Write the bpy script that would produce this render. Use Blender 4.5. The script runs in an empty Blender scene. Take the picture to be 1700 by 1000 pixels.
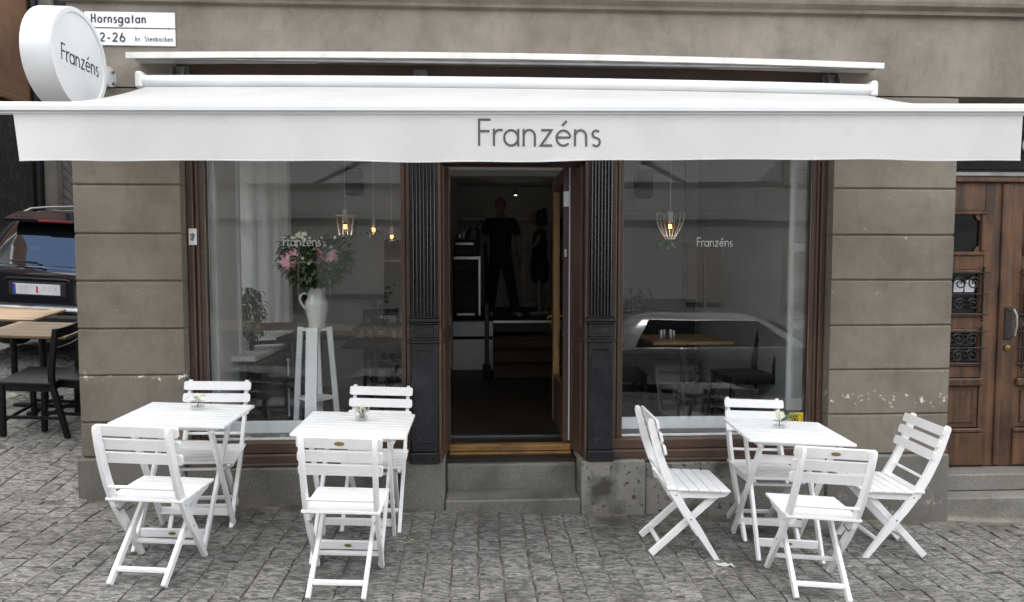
import bpy, math, random
from mathutils import Vector, Matrix, noise
random.seed(7)
scene = bpy.context.scene
COL = scene.collection

# ------------------------------------------------------------------ camera
cam_d = bpy.data.cameras.new("camera")
cam = bpy.data.objects.new("camera", cam_d)
COL.objects.link(cam)
cam_d.sensor_width = 36.0
cam_d.lens = 1150.0 / 1700.0 * 36.0
cam_d.clip_end = 500.0
cam_d.clip_start = 0.05
cam.location = (0.0, -4.9, 1.775)
cam.rotation_euler = (math.radians(90.0 - 3.2), 0.0, math.radians(-2.79))
scene.camera = cam

# ------------------------------------------------------------------ sky, sun, exposure
SUN_EL, SUN_AZ = math.radians(50.0), math.radians(20.0)   # azimuth from +Y, clockwise: the sun stands behind the cafe building
world = bpy.data.worlds.new("World")
scene.world = world
world.use_nodes = True
wn = world.node_tree.nodes
wl = world.node_tree.links
wn.clear()
sky = wn.new('ShaderNodeTexSky')
sky.sky_type = 'NISHITA'
sky.sun_disc = False
sky.sun_elevation = SUN_EL
sky.sun_rotation = SUN_AZ
tc = wn.new('ShaderNodeTexCoord')
mp = wn.new('ShaderNodeMapping')
mp.inputs['Scale'].default_value = (1.0, 1.0, 2.6)
cl = wn.new('ShaderNodeTexNoise')
cl.inputs['Scale'].default_value = 2.3
cl.inputs['Detail'].default_value = 7.0
cl.inputs['Roughness'].default_value = 0.55
cr = wn.new('ShaderNodeValToRGB')
cr.color_ramp.elements[0].position = 0.40
cr.color_ramp.elements[1].position = 0.58
mx = wn.new('ShaderNodeMix')
mx.data_type = 'RGBA'
mx.inputs['B'].default_value = (10.0, 9.6, 8.9, 1.0)
bg = wn.new('ShaderNodeBackground')
bg.inputs['Strength'].default_value = 0.15
wo = wn.new('ShaderNodeOutputWorld')
wl.new(tc.outputs['Generated'], mp.inputs['Vector'])
wl.new(mp.outputs['Vector'], cl.inputs['Vector'])
wl.new(cl.outputs['Fac'], cr.inputs['Fac'])
wl.new(cr.outputs['Color'], mx.inputs['Factor'])
wl.new(sky.outputs['Color'], mx.inputs['A'])
wl.new(mx.outputs['Result'], bg.inputs['Color'])
wl.new(bg.outputs['Background'], wo.inputs['Surface'])

sun_d = bpy.data.lights.new("sun", 'SUN')
sun_d.energy = 3.2
sun_d.angle = math.radians(2.0)
sun_d.color = (1.0, 0.96, 0.90)
sun = bpy.data.objects.new("sun", sun_d)
COL.objects.link(sun)
sdir = Vector((math.sin(SUN_AZ) * math.cos(SUN_EL), math.cos(SUN_AZ) * math.cos(SUN_EL), math.sin(SUN_EL)))
sun.rotation_euler = sdir.to_track_quat('Z', 'Y').to_euler()
sun.location = (0, 10, 14)

scene.view_settings.view_transform = 'Standard'
scene.view_settings.look = 'None'
scene.view_settings.gamma = 1.0
scene.view_settings.use_curve_mapping = False
scene.view_settings.exposure = 1.98

# ------------------------------------------------------------------ materials
def new_mat(name):
    m = bpy.data.materials.new(name)
    m.use_nodes = True
    nt = m.node_tree
    return m, nt, nt.nodes, nt.links, nt.nodes['Principled BSDF']

def mat(name, col, col2=None, rough=0.6, scale=6.0, detail=6.0, lo=0.35, hi=0.65, bump=0.0, bscale=40.0, bdist=0.01,
        metal=0.0, spec=0.5, coat=0.0, stretch=(1, 1, 1), rvar=0.0, col3=None, s3=60.0, lo3=0.6, hi3=0.7, tint=0.0, trans=0.0):
    """procedural material: two-tone noise, optional speckle, optional per-object tint, noise bump"""
    m, nt, N, L, P = new_mat(name)
    tcn = N.new('ShaderNodeTexCoord')
    mpn = N.new('ShaderNodeMapping')
    mpn.inputs['Scale'].default_value = stretch
    L.new(tcn.outputs['Object'], mpn.inputs['Vector'])
    vec = mpn.outputs['Vector']
    if tint > 0:
        oi = N.new('ShaderNodeObjectInfo')
        ad = N.new('ShaderNodeVectorMath'); ad.operation = 'MULTIPLY_ADD'
        ad.inputs[1].default_value = (1, 1, 1)
        cm = N.new('ShaderNodeMath'); cm.operation = 'MULTIPLY'; cm.inputs[1].default_value = 37.0
        L.new(oi.outputs['Random'], cm.inputs[0])
        L.new(vec, ad.inputs[0]); L.new(cm.outputs[0], ad.inputs[2])
        vec = ad.outputs[0]
    n1 = N.new('ShaderNodeTexNoise')
    n1.inputs['Scale'].default_value = scale
    n1.inputs['Detail'].default_value = detail
    L.new(vec, n1.inputs['Vector'])
    r1 = N.new('ShaderNodeMapRange')
    r1.inputs['From Min'].default_value = lo
    r1.inputs['From Max'].default_value = hi
    L.new(n1.outputs['Fac'], r1.inputs['Value'])
    mxn = N.new('ShaderNodeMix'); mxn.data_type = 'RGBA'
    mxn.inputs['A'].default_value = (*col, 1)
    mxn.inputs['B'].default_value = (*(col2 or tuple(c * 0.8 for c in col)), 1)
    L.new(r1.outputs['Result'], mxn.inputs['Factor'])
    out = mxn.outputs['Result']
    if col3:
        n3 = N.new('ShaderNodeTexNoise')
        n3.inputs['Scale'].default_value = s3
        n3.inputs['Detail'].default_value = 4.0
        L.new(vec, n3.inputs['Vector'])
        r3 = N.new('ShaderNodeMapRange')
        r3.inputs['From Min'].default_value = lo3
        r3.inputs['From Max'].default_value = hi3
        L.new(n3.outputs['Fac'], r3.inputs['Value'])
        m3 = N.new('ShaderNodeMix'); m3.data_type = 'RGBA'
        m3.inputs['B'].default_value = (*col3, 1)
        L.new(out, m3.inputs['A']); L.new(r3.outputs['Result'], m3.inputs['Factor'])
        out = m3.outputs['Result']
    if tint > 0:
        hv = N.new('ShaderNodeHueSaturation')
        mr = N.new('ShaderNodeMapRange')
        mr.inputs['To Min'].default_value = 1.0 - tint
        mr.inputs['To Max'].default_value = 1.0 + tint
        L.new(oi.outputs['Random'], mr.inputs['Value'])
        L.new(mr.outputs['Result'], hv.inputs['Value'])
        L.new(out, hv.inputs['Color'])
        out = hv.outputs['Color']
    L.new(out, P.inputs['Base Color'])
    P.inputs['Roughness'].default_value = rough
    if rvar > 0:
        rr = N.new('ShaderNodeMapRange')
        rr.inputs['To Min'].default_value = max(0.02, rough - rvar)
        rr.inputs['To Max'].default_value = min(1.0, rough + rvar)
        L.new(n1.outputs['Fac'], rr.inputs['Value'])
        L.new(rr.outputs['Result'], P.inputs['Roughness'])
    P.inputs['Metallic'].default_value = metal
    P.inputs['Specular IOR Level'].default_value = spec
    P.inputs['Coat Weight'].default_value = coat
    if bump > 0:
        nb = N.new('ShaderNodeTexNoise')
        nb.inputs['Scale'].default_value = bscale
        nb.inputs['Detail'].default_value = 6.0
        nb.inputs['Roughness'].default_value = 0.6
        L.new(vec, nb.inputs['Vector'])
        bn = N.new('ShaderNodeBump')
        bn.inputs['Strength'].default_value = bump
        bn.inputs['Distance'].default_value = bdist
        L.new(nb.outputs['Fac'], bn.inputs['Height'])
        L.new(bn.outputs['Normal'], P.inputs['Normal'])
    return m

def mat_plaster(name, c1, c2, flake=(0.62, 0.59, 0.54), z0=None, zspread=0.12, amount=0.60, dirt=(0.10, 0.085, 0.065)):
    """old painted plaster: clouds of tone, brush streaks, dirt runs, flaked paint (gathered round height z0)"""
    m, nt, N, L, P = new_mat(name)
    g = N.new('ShaderNodeNewGeometry')
    def nz(scale, det, rg=0.55, st=None):
        n = N.new('ShaderNodeTexNoise')
        n.inputs['Scale'].default_value = scale; n.inputs['Detail'].default_value = det; n.inputs['Roughness'].default_value = rg
        if st:
            mm = N.new('ShaderNodeMapping'); mm.inputs['Scale'].default_value = st
            L.new(g.outputs['Position'], mm.inputs['Vector']); L.new(mm.outputs['Vector'], n.inputs['Vector'])
        else:
            L.new(g.outputs['Position'], n.inputs['Vector'])
        return n.outputs['Fac']
    def mr(v, a, b, c=0.0, d=1.0):
        r = N.new('ShaderNodeMapRange')
        for k, x in (('From Min', a), ('From Max', b), ('To Min', c), ('To Max', d)): r.inputs[k].default_value = x
        L.new(v, r.inputs['Value']); return r.outputs['Result']
    def mixc(f, a, b):
        x = N.new('ShaderNodeMix'); x.data_type = 'RGBA'
        L.new(f, x.inputs['Factor'])
        for k, v in (('A', a), ('B', b)):
            if isinstance(v, tuple): x.inputs[k].default_value = (*v, 1)
            else: L.new(v, x.inputs[k])
        return x.outputs['Result']
    c = mixc(mr(nz(1.9, 9, 0.68), 0.38, 0.62), c1, c2)
    c = mixc(mr(nz(0.9, 6, 0.6, (1, 1, .35)), 0.50, 0.70, 0, 0.32), c, tuple(x * .62 for x in c2))
    c = mixc(mr(nz(9.0, 8, 0.65, (1, 1, 0.5)), 0.52, 0.80, 0, 0.55), c, dirt)
    c = mixc(mr(nz(60.0, 4), 0.60, 0.80, 0, 0.5), c, tuple(min(1, x * 1.5) for x in c1))
    # thin scratches and small chips
    c = mixc(mr(nz(26.0, 9, 0.7), 0.735, 0.75, 0, 0.7), c, flake)
    if z0 is not None:
        sp = N.new('ShaderNodeSeparateXYZ'); L.new(g.outputs['Position'], sp.inputs[0])
        sb = N.new('ShaderNodeMath'); sb.operation = 'SUBTRACT'; sb.inputs[1].default_value = z0
        ab = N.new('ShaderNodeMath'); ab.operation = 'ABSOLUTE'
        L.new(sp.outputs['Z'], sb.inputs[0]); L.new(sb.outputs[0], ab.inputs[0])
        band = mr(ab.outputs[0], 0.0, zspread, 0.12, 0.0)
        ad = N.new('ShaderNodeMath'); ad.operation = 'ADD'
        L.new(nz(13.0, 10, 0.72), ad.inputs[0]); L.new(band, ad.inputs[1])
        c = mixc(mr(ad.outputs[0], amount + 0.03, amount + 0.05), c, flake)
    L.new(c, P.inputs['Base Color'])
    P.inputs['Roughness'].default_value = 0.85
    P.inputs['Specular IOR Level'].default_value = 0.25
    b1 = N.new('ShaderNodeBump'); b1.inputs['Strength'].default_value = 0.5; b1.inputs['Distance'].default_value = 0.006
    L.new(nz(7.0, 9, 0.62), b1.inputs['Height'])
    b2 = N.new('ShaderNodeBump'); b2.inputs['Strength'].default_value = 0.35; b2.inputs['Distance'].default_value = 0.002
    L.new(nz(110.0, 4), b2.inputs['Height']); L.new(b1.outputs['Normal'], b2.inputs['Normal'])
    L.new(b2.outputs['Normal'], P.inputs['Normal'])
    return m

def mat_wood(name, c1, c2, rough=0.45, along='Z', scale=14.0, coat=0.0, bump=0.15, spec=0.4):
    m, nt, N, L, P = new_mat(name)
    tcn = N.new('ShaderNodeTexCoord')
    mpn = N.new('ShaderNodeMapping')
    mpn.inputs['Scale'].default_value = {'Z': (1, 1, 0.07), 'X': (0.07, 1, 1), 'Y': (1, 0.07, 1)}[along]
    L.new(tcn.outputs['Object'], mpn.inputs['Vector'])
    n1 = N.new('ShaderNodeTexNoise'); n1.inputs['Scale'].default_value = scale * 2; n1.inputs['Detail'].default_value = 8
    n1.inputs['Distortion'].default_value = 0.6
    n2 = N.new('ShaderNodeTexNoise'); n2.inputs['Scale'].default_value = 3.4; n2.inputs['Detail'].default_value = 9; n2.inputs['Roughness'].default_value = 0.65
    L.new(mpn.outputs['Vector'], n1.inputs['Vector']); L.new(tcn.outputs['Object'], n2.inputs['Vector'])
    ad = N.new('ShaderNodeMath'); ad.operation = 'ADD'
    L.new(n1.outputs['Fac'], ad.inputs[0]); L.new(n2.outputs['Fac'], ad.inputs[1])
    r = N.new('ShaderNodeMapRange'); r.inputs['From Min'].default_value = 0.78; r.inputs['From Max'].default_value = 1.22
    L.new(ad.outputs[0], r.inputs['Value'])
    x = N.new('ShaderNodeMix'); x.data_type = 'RGBA'
    x.inputs['A'].default_value = (*c1, 1); x.inputs['B'].default_value = (*c2, 1)
    L.new(r.outputs['Result'], x.inputs['Factor']); L.new(x.outputs['Result'], P.inputs['Base Color'])
    P.inputs['Roughness'].default_value = rough
    P.inputs['Coat Weight'].default_value = coat
    P.inputs['Specular IOR Level'].default_value = spec
    b = N.new('ShaderNodeBump'); b.inputs['Strength'].default_value = bump; b.inputs['Distance'].default_value = 0.004
    L.new(n1.outputs['Fac'], b.inputs['Height']); L.new(b.outputs['Normal'], P.inputs['Normal'])
    return m

def mat_glass(name, tintc=(0.93, 0.95, 0.95), boost=1.0, base=0.0):
    m, nt, N, L, P = new_mat(name)
    N.remove(P)
    tr = N.new('ShaderNodeBsdfTransparent'); tr.inputs['Color'].default_value = (*tintc, 1)
    gl = N.new('ShaderNodeBsdfGlossy'); gl.inputs['Roughness'].default_value = 0.0
    fr = N.new('ShaderNodeFresnel')
    ge = N.new('ShaderNodeNewGeometry'); mi = N.new('ShaderNodeMapRange')      # same sheet of glass from both sides
    mi.inputs['To Min'].default_value = 1.52; mi.inputs['To Max'].default_value = 1 / 1.52
    L.new(ge.outputs['Backfacing'], mi.inputs['Value']); L.new(mi.outputs['Result'], fr.inputs['IOR'])
    ml = N.new('ShaderNodeMath'); ml.operation = 'MULTIPLY_ADD'; ml.use_clamp = True
    ml.inputs[1].default_value = boost; ml.inputs[2].default_value = base
    mixs = N.new('ShaderNodeMixShader')
    tcn = N.new('ShaderNodeTexCoord')
    nz = N.new('ShaderNodeTexNoise'); nz.inputs['Scale'].default_value = 1.6; nz.inputs['Detail'].default_value = 1
    bp = N.new('ShaderNodeBump'); bp.inputs['Strength'].default_value = 0.05; bp.inputs['Distance'].default_value = 0.02
    L.new(tcn.outputs['Object'], nz.inputs['Vector']); L.new(nz.outputs['Fac'], bp.inputs['Height'])
    L.new(bp.outputs['Normal'], gl.inputs['Normal'])
    L.new(fr.outputs[0], ml.inputs[0]); L.new(ml.outputs[0], mixs.inputs['Fac'])
    L.new(tr.outputs[0], mixs.inputs[1]); L.new(gl.outputs[0], mixs.inputs[2])
    L.new(mixs.outputs[0], N['Material Output'].inputs['Surface'])
    return m

def mat_cloth(name, col):
    """woven awning cloth that lets some daylight through"""
    m, nt, N, L, P = new_mat(name)
    tcn = N.new('ShaderNodeTexCoord')
    nz = N.new('ShaderNodeTexNoise'); nz.inputs['Scale'].default_value = 3.0; nz.inputs['Detail'].default_value = 6
    L.new(tcn.outputs['Object'], nz.inputs['Vector'])
    x = N.new('ShaderNodeMix'); x.data_type = 'RGBA'
    x.inputs['A'].default_value = (*col, 1); x.inputs['B'].default_value = (col[0] * .93, col[1] * .93, col[2] * .92, 1)
    r = N.new('ShaderNodeMapRange'); r.inputs['From Min'].default_value = 0.42; r.inputs['From Max'].default_value = 0.7
    L.new(nz.outputs['Fac'], r.inputs['Value']); L.new(r.outputs['Result'], x.inputs['Factor'])
    L.new(x.outputs['Result'], P.inputs['Base Color'])
    P.inputs['Roughness'].default_value = 0.8
    b = N.new('ShaderNodeBump'); b.inputs['Strength'].default_value = 0.16; b.inputs['Distance'].default_value = 0.02
    L.new(nz.outputs['Fac'], b.inputs['Height']); L.new(b.outputs['Normal'], P.inputs['Normal'])
    tl = N.new('ShaderNodeBsdfTranslucent'); L.new(x.outputs['Result'], tl.inputs['Color'])
    ms = N.new('ShaderNodeMixShader'); ms.inputs['Fac'].default_value = 0.5
    L.new(P.outputs[0], ms.inputs[1]); L.new(tl.outputs[0], ms.inputs[2])
    L.new(ms.outputs[0], N['Material Output'].inputs['Surface'])
    return m

def mat_emit(name, col, s):
    m, nt, N, L, P = new_mat(name)
    P.inputs['Base Color'].default_value = (*col, 1)
    P.inputs['Emission Color'].default_value = (*col, 1)
    P.inputs['Emission Strength'].default_value = s
    return m

M = {}
M['plaster'] = mat_plaster('grey_brown_plaster', (0.240, 0.214, 0.182), (0.160, 0.142, 0.119))
M['plaster_block'] = mat_plaster('rusticated_plaster', (0.208, 0.186, 0.154), (0.150, 0.133, 0.108), z0=0.975, zspread=0.055, amount=0.635)
M['plaster_block_right'] = mat_plaster('rusticated_plaster_right', (0.208, 0.186, 0.154), (0.150, 0.133, 0.108), z0=0.76, zspread=0.11, amount=0.635)
M['concrete'] = mat_plaster('plinth_concrete', (0.17, 0.163, 0.145), (0.125, 0.12, 0.105), z0=0.02, zspread=0.25, amount=0.64, flake=(.30, .28, .25))
M['granite'] = mat('granite', (0.225, 0.218, 0.195), (0.15, 0.145, 0.127), rough=0.8, scale=2.6, bump=0.5, bscale=120, bdist=0.003,
                   col3=(0.08, 0.075, 0.062), s3=170.0, lo3=0.50, hi3=0.66)
M['granite_stained'] = mat('granite_stained', (0.235, 0.228, 0.202), (0.065, 0.061, 0.050), rough=0.8, scale=3.6, detail=10, lo=0.50, hi=0.66, bump=0.5, bscale=120, bdist=0.003,
                   col3=(0.06, 0.055, 0.045), s3=30.0, lo3=0.60, hi3=0.66)
M['granite_worn'] = mat('granite_worn_tread', (0.165, 0.16, 0.14), (0.07, 0.066, 0.058), rough=0.75, scale=2.0, lo=0.4, hi=0.6, bump=0.4, bscale=120, bdist=0.003)
M['sett'] = mat('granite_sett', (0.255, 0.248, 0.230), (0.080, 0.078, 0.073), rough=0.62, scale=30.0, detail=10, lo=0.40, hi=0.60, bump=1.0, bscale=40.0, bdist=0.018,
                stretch=(0.55, 1.9, 1), col3=(0.46, 0.45, 0.42), s3=70.0, lo3=0.57, hi3=0.70, tint=0.15)
M['joint'] = mat('joint_sand', (0.19, 0.172, 0.142), (0.075, 0.068, 0.057), rough=0.95, scale=9.0, bump=0.9, bscale=160, bdist=0.006,
                 col3=(0.26, 0.22, 0.16), s3=120.0, lo3=0.58, hi3=0.66)
M['asphalt'] = mat('asphalt', (0.055, 0.055, 0.055), (0.04, 0.04, 0.04), rough=0.85, scale=30, bump=0.5, bscale=200)
M['white_paint'] = mat('white_painted_wood', (0.83, 0.83, 0.83), (0.77, 0.77, 0.765), rough=0.38, scale=9.0, lo=0.45, hi=0.75, bump=0.25, bscale=60, bdist=0.0015, stretch=(1, 1, .4), tint=0.03,
                      col3=(0.50, 0.47, 0.42), s3=38.0, lo3=0.72, hi3=0.76)
M['white_metal'] = mat('white_metal', (0.66, 0.67, 0.68), (0.60, 0.61, 0.62), rough=0.32, scale=3.0)
M['white_dirty'] = mat('weathered_white_board', (0.70, 0.69, 0.66), (0.50, 0.49, 0.46), rough=0.6, scale=7.0, lo=0.45, hi=0.75, bump=0.2)
M['cloth'] = mat_cloth('awning_cloth', (0.84, 0.84, 0.84))
M['cloth_top'] = mat_cloth('toned_down_canopy_cloth', (0.76, 0.76, 0.75))  # darker copy of the awning cloth, its colour offsetting the sky's glare on top
M['letter'] = mat('grey_lettering', (0.075, 0.07, 0.072), rough=0.6)
M['letter_black'] = mat('black_lettering', (0.012, 0.012, 0.014), rough=0.5)
M['letter_white'] = mat('white_film_lettering', (0.50, 0.51, 0.51), rough=0.6)
M['brown'] = mat('brown_painted_wood', (0.088, 0.052, 0.038), (0.060, 0.035, 0.026), rough=0.42, scale=5.0, bump=0.3, bscale=60, bdist=0.003,
                 col3=(0.15, 0.10, 0.075), s3=70.0, lo3=0.66, hi3=0.72, stretch=(1, 1, 0.25))
M['black_iron'] = mat('black_painted_iron', (0.008, 0.009, 0.012), (0.014, 0.015, 0.018), rough=0.14, scale=12.0, bump=0.25, bscale=60, bdist=0.003, rvar=0.06,
                      col3=(0.35, 0.34, 0.32), s3=60.0, lo3=0.735, hi3=0.755)
M['dark_reveal'] = mat('dark_reveal_plaster', (0.085, 0.078, 0.062), (0.06, 0.055, 0.045), rough=0.8, bump=0.3)
M['threshold'] = mat_wood('worn_ochre_threshold', (0.42, 0.22, 0.055), (0.13, 0.075, 0.035), rough=0.55, along='X', bump=0.5)
M['oak'] = mat_wood('old_oak_door', (0.135, 0.064, 0.030), (0.036, 0.017, 0.010), rough=0.42, coat=0.10, scale=9.0, bump=0.3)
M['oak_light'] = mat_wood('honey_wood', (0.30, 0.175, 0.070), (0.19, 0.11, 0.045), rough=0.4)
M['table_wood'] = mat_wood('oiled_table_wood', (0.175, 0.12, 0.068), (0.11, 0.075, 0.042), rough=0.5, along='X')
M['black_wood'] = mat('black_stained_wood', (0.006, 0.006, 0.0065), (0.009, 0.009, 0.009), rough=0.5, scale=10, bump=0.1, spec=0.2)
M['iron'] = mat('wrought_iron', (0.010, 0.010, 0.011), (0.02, 0.018, 0.016), rough=0.45, scale=20, bump=0.2)
M['brass'] = mat('aged_brass', (0.32, 0.25, 0.10), (0.20, 0.15, 0.06), rough=0.4, metal=1.0, scale=20)
M['brass_plate'] = mat('gold_badge', (0.36, 0.30, 0.11), (0.28, 0.23, 0.09), rough=0.45, metal=0.6, scale=30)
M['steel'] = mat('brushed_steel', (0.55, 0.55, 0.55), (0.45, 0.45, 0.45), rough=0.28, metal=1.0, scale=12)
M['zinc'] = mat('zinc', (0.30, 0.30, 0.30), (0.2, 0.2, 0.2), rough=0.5, metal=0.8)
M['glass'] = mat_glass('window_glass', boost=1.85, base=0.0)
M['tumbler'] = mat_glass('drinking_glass', tintc=(0.985, 0.99, 0.985), boost=1.0, base=0.02)
M['bulb_glass'] = mat_glass('bulb_glass', tintc=(1.0, 0.8, 0.5), boost=1.0)
M['filament'] = mat_emit('glowing_filament', (1.0, 0.42, 0.10), 9.0)
M['sign_face'] = mat('sign_acrylic', (0.60, 0.61, 0.64), (0.57, 0.58, 0.61), rough=0.10, scale=1.0, spec=0.6)
M['sign_enamel'] = mat('street_sign_enamel', (0.74, 0.74, 0.74), (0.66, 0.66, 0.65), rough=0.25, scale=6.0, lo=0.5, hi=0.8)
M['wall_in'] = mat('interior_grey_wall', (0.46, 0.47, 0.48), (0.41, 0.42, 0.43), rough=0.8, scale=2.0)
M['white_in'] = mat('interior_white_paint', (0.82, 0.84, 0.85), (0.77, 0.79, 0.80), rough=0.5, scale=3.0)
M['ceil_in'] = mat('interior_ceiling', (0.60, 0.60, 0.60), rough=0.9)
M['floor_in'] = mat('interior_floor', (0.022, 0.018, 0.015), (0.014, 0.012, 0.010), rough=0.5, scale=6)
M['stair_wood'] = mat_wood('dark_stair_wood', (0.055, 0.036, 0.020), (0.03, 0.02, 0.012), rough=0.55, along='X')
M['ceramic'] = mat('white_ceramic', (0.66, 0.67, 0.65), (0.60, 0.61, 0.59), rough=0.18, scale=3, bump=0.05, bscale=14, bdist=0.006, coat=0.3)
M['leaf'] = mat('dark_leaves', (0.035, 0.075, 0.020), (0.075, 0.125, 0.038), rough=0.5, scale=20, tint=0.15)
M['leaf_pale'] = mat('variegated_leaves', (0.05, 0.09, 0.03), (0.20, 0.24, 0.12), rough=0.5, scale=26, lo=0.45, hi=0.6)
M['petal_pink'] = mat('pink_petals', (0.72, 0.34, 0.42), (0.82, 0.56, 0.60), rough=0.6, scale=18)
M['petal_deep'] = mat('deep_pink_petals', (0.55, 0.14, 0.24), (0.66, 0.28, 0.36), rough=0.6, scale=18)
M['petal_white'] = mat('white_petals', (0.74, 0.76, 0.66), (0.66, 0.70, 0.50), rough=0.6, scale=30)
M['moss'] = mat('moss', (0.06, 0.085, 0.025), (0.035, 0.05, 0.015), rough=0.9, scale=30)
M['paper'] = mat('crumpled_paper', (0.62, 0.61, 0.58), rough=0.8, bump=0.3)
M['dry_leaf'] = mat('dry_leaf', (0.33, 0.20, 0.07), (0.20, 0.11, 0.05), rough=0.8)
M['yellow'] = mat('yellow_sticker', (0.78, 0.56, 0.03), (0.74, 0.52, 0.03), rough=0.4)
M['paint_navy'] = mat('dark_blue_car_paint', (0.003, 0.004, 0.008), (0.004, 0.005, 0.010), rough=0.08, coat=1.0, scale=2)
M['paint_silver'] = mat('silver_car_paint', (0.20, 0.21, 0.22), (0.17, 0.18, 0.19), rough=0.22, coat=1.0, metal=0.5, scale=2)
M['car_glass'] = mat('tinted_car_glass', (0.006, 0.007, 0.009), rough=0.02, spec=0.8, scale=2, coat=1.0)
M['dark_glass'] = mat('dark_door_glass', (0.008, 0.008, 0.009), rough=0.08, spec=0.35, scale=2)
M['rubber'] = mat('tyre_rubber', (0.02, 0.02, 0.02), rough=0.8)
M['plastic'] = mat('black_plastic', (0.010, 0.010, 0.011), (0.015, 0.015, 0.015), rough=0.6, scale=10)
M['red_glass'] = mat('red_lamp_glass', (0.20, 0.010, 0.012), rough=0.15, coat=0.6)
M['plate'] = mat('plate_white', (0.72, 0.74, 0.78), rough=0.35)
M['blue'] = mat('plate_blue', (0.02, 0.05, 0.45), rough=0.35)
M['red'] = mat('red_mark', (0.55, 0.05, 0.04), rough=0.5)
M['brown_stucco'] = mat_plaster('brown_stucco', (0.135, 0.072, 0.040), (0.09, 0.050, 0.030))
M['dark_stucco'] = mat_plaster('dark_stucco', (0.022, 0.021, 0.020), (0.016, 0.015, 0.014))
M['stone_far'] = mat_plaster('far_stone', (0.15, 0.14, 0.12), (0.11, 0.10, 0.09))
M['grey_door'] = mat('grey_door', (0.10, 0.095, 0.095), (0.07, 0.068, 0.068), rough=0.6, scale=10)
M['opp_stucco'] = mat_plaster('pale_stucco', (0.125, 0.13, 0.135), (0.10, 0.105, 0.11))
M['skin'] = mat('skin', (0.24, 0.155, 0.115), (0.21, 0.13, 0.095), rough=0.55, scale=12)
M['black_cloth'] = mat('black_clothes', (0.010, 0.010, 0.011), (0.015, 0.015, 0.016), rough=0.9, scale=30, bump=0.3, bscale=25)
M['hair'] = mat('dark_hair', (0.015, 0.010, 0.008), (0.03, 0.02, 0.015), rough=0.5, scale=60, bump=0.5, bscale=90)
M['shoe'] = mat('pale_shoes', (0.42, 0.42, 0.42), (0.3, 0.3, 0.3), rough=0.6)

def add_patches(m, scale, lo, hi, dark, amount):
    """broad damp and dirty patches lying across many stones"""
    N, L = m.node_tree.nodes, m.node_tree.links
    P = N['Principled BSDF']
    src = P.inputs['Base Color'].links[0].from_socket
    g = N.new('ShaderNodeNewGeometry'); n = N.new('ShaderNodeTexNoise')
    n.inputs['Scale'].default_value = scale; n.inputs['Detail'].default_value = 7; n.inputs['Roughness'].default_value = 0.65
    r = N.new('ShaderNodeMapRange')
    for k, v in (('From Min', lo), ('From Max', hi), ('To Max', amount)): r.inputs[k].default_value = v
    x = N.new('ShaderNodeMix'); x.data_type = 'RGBA'; x.inputs['B'].default_value = (*dark, 1)
    L.new(g.outputs['Position'], n.inputs['Vector']); L.new(n.outputs['Fac'], r.inputs['Value'])
    L.new(r.outputs['Result'], x.inputs['Factor']); L.new(src, x.inputs['A']); L.new(x.outputs['Result'], P.inputs['Base Color'])
add_patches(M['sett'], 1.5, 0.50, 0.68, (0.045, 0.042, 0.038), 0.75)
add_patches(M['granite'], 3.5, 0.52, 0.70, (0.07, 0.066, 0.055), 0.7)
add_patches(M['cloth'], 5.0, 0.60, 0.80, (0.60, 0.59, 0.55), 0.5)
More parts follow.
